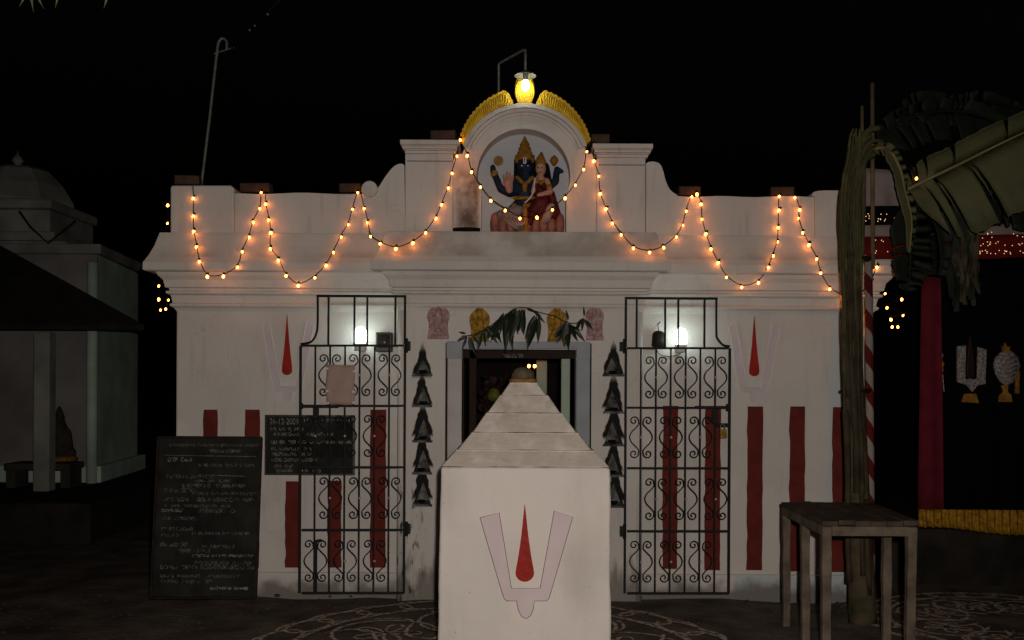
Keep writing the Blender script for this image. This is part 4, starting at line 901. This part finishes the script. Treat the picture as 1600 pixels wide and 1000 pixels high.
# spiral-wrapped pole at the front corner
q = MB(); r0 = .026; n, m_ = 12, 120; zb_, zt_ = 0.0, az(395, -.45)
bx_, tx_ = at(1362, 930, -.45), at(1357, 400, -.45)
sp_ = mat('spiral_cloth', (.30, .26, .24), .85, .1, 8, .1); gg = G(sp_)
ang = gg.math('ARCTAN2', gg.math('SUBTRACT', gg.y, -.45), gg.math('SUBTRACT', gg.x, (bx_.x+tx_.x)/2))
ph = gg.math('FRACT', gg.math('ADD', gg.math('MULTIPLY', gg.z, 4.2), gg.math('MULTIPLY', ang, .159)))
gg.over(gg.ramp(ph, .49, .51), (.10, .012, .012))
q.tube([(bx_.x, -.45, -.02), (tx_.x, -.45, zt_)], r0, 14); q.build('spiral_wrapped_pole', sp_, pn, True)
q = MB(); q.tube([at(1364, 420, -.47), at(1363, 130, -.47)], .014, 8); q.build('bamboo_pole', 'bamboo', pn, True)
q = MB(); q.tube([at(1348, 330, -.5), at(1347, 166, -.5)], .011, 8); q.build('bamboo_pole', 'bamboo', pn, True)
# ornaments hung on the curtain
OY = .10
on = thing('curtain_ornament', 'sequined U-shaped mark with dark centre on a gilt foot, hung on the curtain', 'ornament', at(1516, 628, OY))
MB().prism(pp2([(1494, 541), (1508, 540), (1507, 592), (1525, 592), (1526, 542), (1540, 546), (1538, 600), (1526, 602), (1518, 613), (1509, 602), (1494, 597)], OY), OY-.02, OY).build('u_mark', 'sequin', on, bevel=.004)
MB().prism(pp2([(1513.5, 522), (1519, 560), (1520, 588), (1516, 592), (1510, 591), (1507.6, 586), (1509, 560)], OY), OY-.03, OY-.001).build('flame', 'ornmaroon', on, bevel=.004)
MB().prism(pp2([(1506, 615), (1524, 615), (1526, 623), (1528, 630), (1501, 628), (1503, 622)], OY), OY-.02, OY).build('foot', 'ornorange', on, bevel=.003)
oc = thing('curtain_ornament', 'sequined conch shape with gilt top and foot, hung on the curtain', 'ornament', at(1570, 628, OY))
mb = MB(); mb.lathe([(.006, -.13), (.05, -.10), (.085, -.04), (.10, .02), (.085, .075), (.05, .11), (.02, .13)], at(1573, 575, OY), 16, .3); mb.build('conch_body', 'sequin', oc, True)
for k in range(5):
    q = MB(); q.tube([at(1557+2*abs(k-2), 560+k*7, OY-.02), at(1572, 564+k*7, OY-.042), at(1590-2*abs(k-2), 557+k*7, OY-.02)], .006, 6); q.build('ridge', 'sequin', oc, True)
MB().prism(pp2([(1563, 540), (1566, 543), (1569, 535), (1573, 543), (1577, 540), (1575, 549), (1566, 549)], OY), OY-.02, OY).build('gilt_top', 'ornorange', oc, bevel=.003)
MB().prism(pp2([(1563, 602), (1574, 602), (1573, 612), (1579, 618), (1580, 628), (1559, 628), (1560, 618), (1566, 612)], OY), OY-.02, OY).build('gilt_foot', 'ornorange', oc, bevel=.003)
q = MB(); q.tube([at(1590, 580, OY), at(1589, 615, OY)], .018, 8); q.build('tassel', 'ornorange', oc, True)
od = thing('curtain_ornament', 'narrow gilt ornament half hidden behind the maroon drape', 'ornament', at(1470, 585, .16))
q = MB(); q.lathe([(.004, -.05), (.02, -.03), (.012, 0), (.022, .02), (.006, .05)], at(1471, 573, .13), 10); q.build('body', 'ornorange', od, True)
q = MB(); q.tube([at(1468, 560, .13), at(1471, 553, .13)], .02, 8); q.build('head', 'sequin', od, True)
q = MB(); q.tube([at(1469, 585, .13), at(1469, 612, .13)], .004, 5); q.tube([at(1473, 585, .13), at(1475, 612, .13)], .004, 5); q.build('streamers', 'sequin', od)

# ================================================================== BANANA PLANT tied at the entrance
bn = thing('banana_plant', 'cut banana plant tied upright before the right corner of the temple', 'banana plant', at(1345, 945, -.75))
BYp = -.75
path_ = [(1348, 975), (1345, 870), (1341, 780), (1337, 690), (1333, 600), (1331, 500), (1332, 420), (1331, 340), (1332, 280), (1342, 235)]
rad_ = [22, 19, 17.5, 17, 16, 15, 15.5, 16, 14, 8]
q = MB(); q.tube([at(x, y, BYp) for x, y in crompx(path_, 4)], [r*(7.25+BYp)/F for r in [rad_[int(i/4)]+(rad_[min(int(i/4)+1, 9)]-rad_[int(i/4)])*(i % 4)/4 for i in range(37)]], 16); q.build('stem', 'stem', bn, True)
for (a0, pts, r) in ((0, [(1322, 430), (1318, 350), (1322, 290), (1336, 235), (1356, 205), (1376, 200)], [10, 11, 10, 8, 6, 4]), (0, [(1340, 420), (1338, 340), (1342, 280), (1352, 250), (1368, 240)], [8, 9, 8, 6, 4]), (0, [(1331, 420), (1330, 330), (1335, 270), (1346, 225), (1362, 212)], [9, 10, 9, 7, 4]), (0, [(1347, 410), (1349, 330), (1350, 260), (1356, 236), (1366, 232)], [4, 5, 4, 3, 2])):
    P_ = [at(x, y, BYp-.07) for x, y in crompx(pts, 4)]; nn = len(P_)
    q = MB(); q.tube(P_, [((r[min(int(i/4), len(r)-1)]))*.0031 for i in range(nn)], 10); q.build('leaf_sheath', 'sheath', bn, True)
rs_ = random.Random(21)
for i in range(22):
    x = rs_.uniform(1317, 1347); ya = rs_.uniform(400, 560); q = MB(); k = rs_.uniform(-6, 6)
    if i % 2: pts = [(x+2, ya+rs_.uniform(60, 160)), (x, ya), (x-2+k*.3, ya-60), (x+k, ya-100)]
    else: pts = [(x, 400+k), (x-3, 330), (x+1, 280), (x+8, 245+k)]+([(x+24+k, 222+2*k), (x+44+2*k, 224+6*k)] if i % 4 else [(x+10+k, 215), (x+14+2*k, 200)])
    P_ = crom([at(a, max(b, 196), BYp-.10-rs_.uniform(0, .02)) for a, b in pts], 5); w0 = rs_.uniform(.006, .014)
    q.tube(P_, [w0*(.35+.65*math.sin(math.pi*(j+.5)/len(P_)))*(.8+.4*rs_.random()) for j in range(len(P_))], 6); q.build('leaf_sheath', rs_.choice(['sheath', 'dryleaf', 'stem']), bn, True)
for (x, y0, y1, wd) in ((1322, 640, 940, 5), (1336, 560, 800, 6), (1344, 600, 930, 5), (1329, 470, 640, 5), (1352, 780, 945, 6)):
    q = MB(); q.tube([at(x+(y-700)*.03+2*math.sin(y*.02), y, BYp-.075) for y in range(y0, y1, 30)], [wd*.0041*(.6+.5*random.random()) for y in range(y0, y1, 30)], 6); q.build('dry_strip', 'dryleaf', bn, True)
for y in (405, 610):
    q = MB(); c = at(1337, y, BYp); q.lathe([(.088, -.012), (.094, -.006), (.094, .006), (.088, .012)], c, 18); q.build('rope_tie', 'wire', bn, True)
def bleaf(name, parent, spine, wid, m, Y0, Y1, droop, tears, seed, rib=True, fold=.35):
    rnd = random.Random(seed); pts = crom([at(x, y, Y0+(Y1-Y0)*i/(len(spine)-1)) for i, (x, y) in enumerate(spine)], 8); n = len(pts)
    parts = MB(); tearL = {s: sorted(rnd.sample(range(2, n-2), tears)) for s in (-1, 1)}
    for s in (-1, 1):
        prev = None
        for i, p in enumerate(pts):
            u = i/(n-1); t = (pts[min(i+1, n-1)]-pts[max(i-1, 0)]).normalized(); nrm = Vector((-t.z, 0, t.x)).normalized()*s
            w_ = wid[0 if s < 0 else 1]*.0041*min(1, 5*u+.25)*(min(1, (1-u)*3.2)**.6)*(1+.045*rnd.uniform(-1, 1))+.002
            row = [p]
            for k in range(1, 5):
                v = k/4; row.append(p+nrm*w_*v+Vector((0, -fold*w_*v+.004*math.sin(i*1.9+s)*v, -droop*w_*v*v))+t*w_*.25*v)
            if prev and not (i in tearL[s]):
                o = len(parts.v); parts.v += [tuple(x) for x in prev+row]; parts.f += [(o+k, o+k+1, o+6+k, o+5+k) for k in range(4)]
            if prev and i in tearL[s]:
                mid = [prev[k].lerp(row[k], max(0, 1-.33*k)) for k in range(5)]
                o = len(parts.v); parts.v += [tuple(x) for x in prev+mid]; parts.f += [(o+k, o+k+1, o+6+k, o+5+k) for k in range(4)]
            prev = row
    lf_ = parts.build(name, m, parent, True)
    import bmesh as _b
    bm = _b.new(); bm.from_mesh(lf_.data); _b.ops.remove_doubles(bm, verts=bm.verts, dist=1e-5); bm.to_mesh(lf_.data); bm.free()
    so = lf_.modifiers.new('thick', 'SOLIDIFY'); so.thickness = .002
    if rib:
        q = MB(); q.tube([p+Vector((0, -.006, 0)) for p in pts], [.013-.009*i/(n-1) for i in range(n)], 6); q.build('midrib', 'midrib' if m == 'bleaf' else m, lf_, True)
    return lf_
bleaf('leaf', bn, [(1418, 296), (1450, 280), (1500, 256), (1560, 226), (1620, 198), (1680, 172)], (66, 58), 'bleaf', -.95, -1.3, .55, 7, 1)
bleaf('leaf', bn, [(1356, 236), (1385, 232), (1405, 262), (1414, 300), (1424, 345), (1420, 395)], (13, 9), 'bleaf', -.8, -.85, .1, 2, 2)
bleaf('leaf', bn, [(1372, 215), (1410, 190), (1460, 175), (1520, 178), (1590, 205)], (34, 30), 'bleafdark', -.75, -.45, .4, 5, 3)
bleaf('leaf', bn, [(1400, 190), (1440, 162), (1490, 168), (1540, 160), (1600, 170)], (24, 26), 'bleafdark', -.7, -.3, .3, 6, 4)
bleaf('leaf', bn, [(1412, 325), (1420, 370), (1422, 410), (1418, 455)], (30, 30), 'bleafdark', -.8, -.75, .0, 3, 5)
bleaf('leaf', bn, [(1430, 320), (1460, 350), (1470, 400), (1466, 430)], (52, 44), 'bleafdark', -.7, -.6, .0, 5, 6)
bleaf('leaf', bn, [(1500, 310), (1540, 312), (1590, 322), (1640, 340)], (34, 36), 'bleafdark', -.85, -.8, .1, 7, 7)
bleaf('leaf', bn, [(1560, 280), (1600, 275), (1660, 300)], (44, 40), 'bleafdark', -.85, -.8, .1, 3, 8)
rnd = random.Random(5)
for i in range(26):                        # hanging dry strips
    x = rnd.uniform(1488, 1532); y0 = rnd.uniform(330, 400); y1 = rnd.uniform(430, 490)
    q = MB(); n = 8; w0 = rnd.uniform(2.5, 6)*.0040; ph = rnd.random()*6; Y = rnd.uniform(-.9, -.7)
    for k in range(n+1):
        u = k/n; c = at(x+6*math.sin(u*3+ph)-(x-1510)*.35*(1-u), y0+(y1-y0)*u, Y); ww = w0*(.3+.9*math.sin(math.pi*u*.8+.3)); q.v += [(c.x-ww, c.y+.02*math.sin(u*8+ph), c.z), (c.x+ww, c.y-.02*math.sin(u*7), c.z)]
    q.f = [(2*k, 2*k+1, 2*k+3, 2*k+2) for k in range(n)]
    q.build('dry_leaf_strip', 'bleafdark' if i % 3 else 'dryleaf', bn, True)

# ================================================================== OTHER SHRINE on the left
sh = thing('shrine', 'dim grey-green shrine with domed tower and tiled porch on the left', 'shrine', (-5.5, 4, 0))
DX = 4.6
def YD(d): return d+CAM_Y
MB().box(-12, -3.95, YD(9.6), YD(16), -.05, .36).build('platform', 'roof', sh, bevel=.02)
n1, f1 = YD(11.6), YD(13.4)
xn, xf = ax(152, n1), ax(215, f1)
ztop = at(150, 398, n1).z
q = MB(); q.add([(xn, n1, .36), (xf, f1, .36), (-12, f1, .36), (-12, n1, .36), (xn, n1, ztop), (xf, f1, ztop-.02), (-12, f1, ztop), (-12, n1, ztop)], [(0,1,2,3), (4,7,6,5), (0,4,5,1), (1,5,6,2), (2,6,7,3)]); q.build('side_wall', 'shrinewall', sh)
MB().box(-12, xn-.002, n1-.02, n1-.001, .36, ztop).build('front_wall', 'shrinefront', sh)
q = MB(); q.add([(xn+.05, n1-.05, ztop+.004), (xf+.05, f1+.05, ztop+.004), (-12, f1+.05, ztop+.004), (-12, n1-.05, ztop+.004), (xn+.05, n1-.05, ztop+.12), (xf+.05, f1+.05, ztop+.12), (-12, f1+.05, ztop+.12), (-12, n1-.05, ztop+.12)], [(0,1,2,3), (4,7,6,5), (0,4,5,1), (3,7,4,0), (1,5,6,2), (2,6,7,3)]); q.build('coping', 'shrine', sh, bevel=.02)
q = MB(); q.add([(xn+.07, n1-.06, .361), (xf+.09, f1+.05, .361), (-12, f1, .361), (-12, n1-.06, .361), (xn+.07, n1-.06, .55), (xf+.09, f1+.05, .55), (-12, f1, .55), (-12, n1-.06, .55)], [(0,1,2,3), (4,7,6,5), (0,4,5,1), (3,7,4,0)]); q.build('base_course', 'shrinewall', sh, bevel=.01)
q = MB(); q.tube([(xn-.03, n1-.07, .36), (xn-.03, n1-.07, ztop-.1)], .06, 14); q.build('corner_pillar', 'shrinewall', sh, True)
ty = YD(12.6)
def tx(x): return ax(x, ty)
def tz(y): return az(y, ty, 100)
for (x0, x1, y0, y1) in ((-110, 152, 410, 392), (-95, 134, 391.6, 378)): MB().box(tx(x0), tx(x1), ty-.9, ty+.6, tz(y0), tz(y1)).build('tower_step', 'shrine', sh, bevel=.02)
MB().box(tx(-60), tx(119), ty-.75, ty+.5, tz(377.5), tz(343)).build('tower_drum', 'shrine', sh, bevel=.02)
MB().box(tx(-66), tx(124), ty-.8, ty+.55, tz(342.6), tz(328)).build('tower_cornice', 'shrine', sh, bevel=.03)
cx_ = tx(32); rr = tx(120)-cx_
q = MB(); q.lathe([(rr*1.0, 0), (rr*.98, .06), (rr*.80, .26), (rr*.55, .44), (rr*.42, .48), (rr*.1, .49)], (cx_, ty-.1, tz(327.5)), 8, .85); q.build('dome', 'shrine', sh)
q = MB(); q.lathe([(.05, 0), (.035, .04), (.07, .08), (.05, .13), (.015, .16), (.004, .22)], (cx_, ty-.1, tz(327.5)+.488), 12); q.build('finial', 'shrine', sh, True)
q = MB(); q.prism([(x, z) for x, z in arc(tx(8), tz(372), .24, 0, 180, 16, .42)], ty-.95, ty-.752); q.build('niche_arch', 'shrine', sh, bevel=.02)
q = MB(); q.prism([(x, z) for x, z in arc(tx(8), tz(374), .16, 0, 180, 16, .30)], ty-.97, ty-.951); q.build('niche_shade_plate', 'roof', sh)  # flat dark plate; its colour gives the shade of a hollow
q = MB(); q.tube([at(30, 330, ty-1.0), at(48, 355, ty-1.0), at(75, 380, ty-1.0), at(118, 345, ty-.9)], .012, 5); q.build('loose_cable', 'wire', sh, True)
# porch roof
e0 = YD(10.3)
R1 = at(226, 508, e0); R0 = at(-200, 492, e0); R0.z = R1.z-.01
tp_ = at(-20, 372, n1-.1); q = MB(); tl = Vector((-12, n1-.1, tp_.z)); re = Vector((xn+.5, n1-.08, R1.z+.02))
q.add([R0+Vector((-6, 0, 0)), R1, re, tp_, tl]+[v+Vector((0, 0, -.05)) for v in (R0+Vector((-6, 0, 0)), R1, re, tp_, tl)], [(0,1,3,4), (1,2,3), (5,9,8,6), (6,8,7), (0,5,6,1), (1,6,7,2), (4,3,8,9)]); q.build('porch_roof', 'roof', sh)
pc_ = at(65, 772, YD(10.6)); q = MB(); q.box(ax(52, YD(10.6)), ax(77, YD(10.6)), YD(10.6), YD(10.6)+.16, .361, R1.z-.06); q.build('porch_post', 'shrine', sh, bevel=.01)
# seated dark idol on a stone bench in the porch
bY = YD(11.1); bnch = thing('stone_bench', 'low dark stone bench in the porch of the left shrine', 'bench', at(78, 760, bY))
a, b = at(20, 722, bY), at(120, 733, bY); MB().box(a.x, b.x, bY-.2, bY+.2, b.z, a.z).build('slab', 'platform', bnch, bevel=.01)
for x in (28, 112): c = ax(x, bY); MB().box(c-.05, c+.05, bY-.15, bY+.15, .361, b.z-.001).build('support', 'platform', bnch)
idl = thing('seated_idol', 'dark seated idol on the bench beside the porch post', 'idol', at(93, 721, bY)); mb = MB()
for c in ((93, 655, 93, 650, 9, 8), (93, 668, 93, 700, 13, 16), (80, 675, 76, 695, 6, 5), (106, 675, 110, 695, 6, 5), (76, 708, 110, 708, 10, 10), (93, 642, 93, 636, 6, 3)): mb.capsule(at(c[0], c[1], bY), at(c[2], c[3], bY), c[4]*.0069, c[5]*.0069)
remesh(mb.build('body', 'idol', idl, True), .02)
q = MB(); q.lathe([(.16, 0), (.17, .02), (.15, .05), (.13, .055)], at(96, 720, bY-.02), 16); q.build('pedestal', 'ornorange', idl, True)

# leaf tips of a tree hanging into the top left of the view
tr = thing('hanging_twigs', 'few dry leaf tips hanging in at the upper left edge', 'twigs', at(90, -60, -2.5))
q = MB(); q.tube([at(-80, -110, -2.5), at(20, -50, -2.5), at(110, -45, -2.5), at(230, -70, -2.5)], [.02, .015, .01, .006], 6); q.build('branch', 'twig', tr, True)
for (x, y, dx, wd) in ((30, 10, 20, 4.2), (52, 19, -6, 3.6), (68, 14, -18, 4.2), (86, 12, 10, 3.8), (162, 13, 12, 4.2)):
    pts = crom([at(x+dx*1.2, -50, -2.5), at(x+dx*.9, -22, -2.52), at(x, y, -2.55)], 6); q = MB()
    for i, p in enumerate(pts):
        u = i/(len(pts)-1); ww = wd*.003*math.sin(math.pi*min(u+.06, .985)); q.v += [(p.x-ww, p.y, p.z), (p.x, p.y+.01, p.z+.003), (p.x+ww, p.y, p.z)]
    for i in range(len(pts)-1): q.f += [(3*i, 3*i+1, 3*i+4, 3*i+3), (3*i+1, 3*i+2, 3*i+5, 3*i+4)]
    q.build('leaf', 'treeleaf', tr, True)
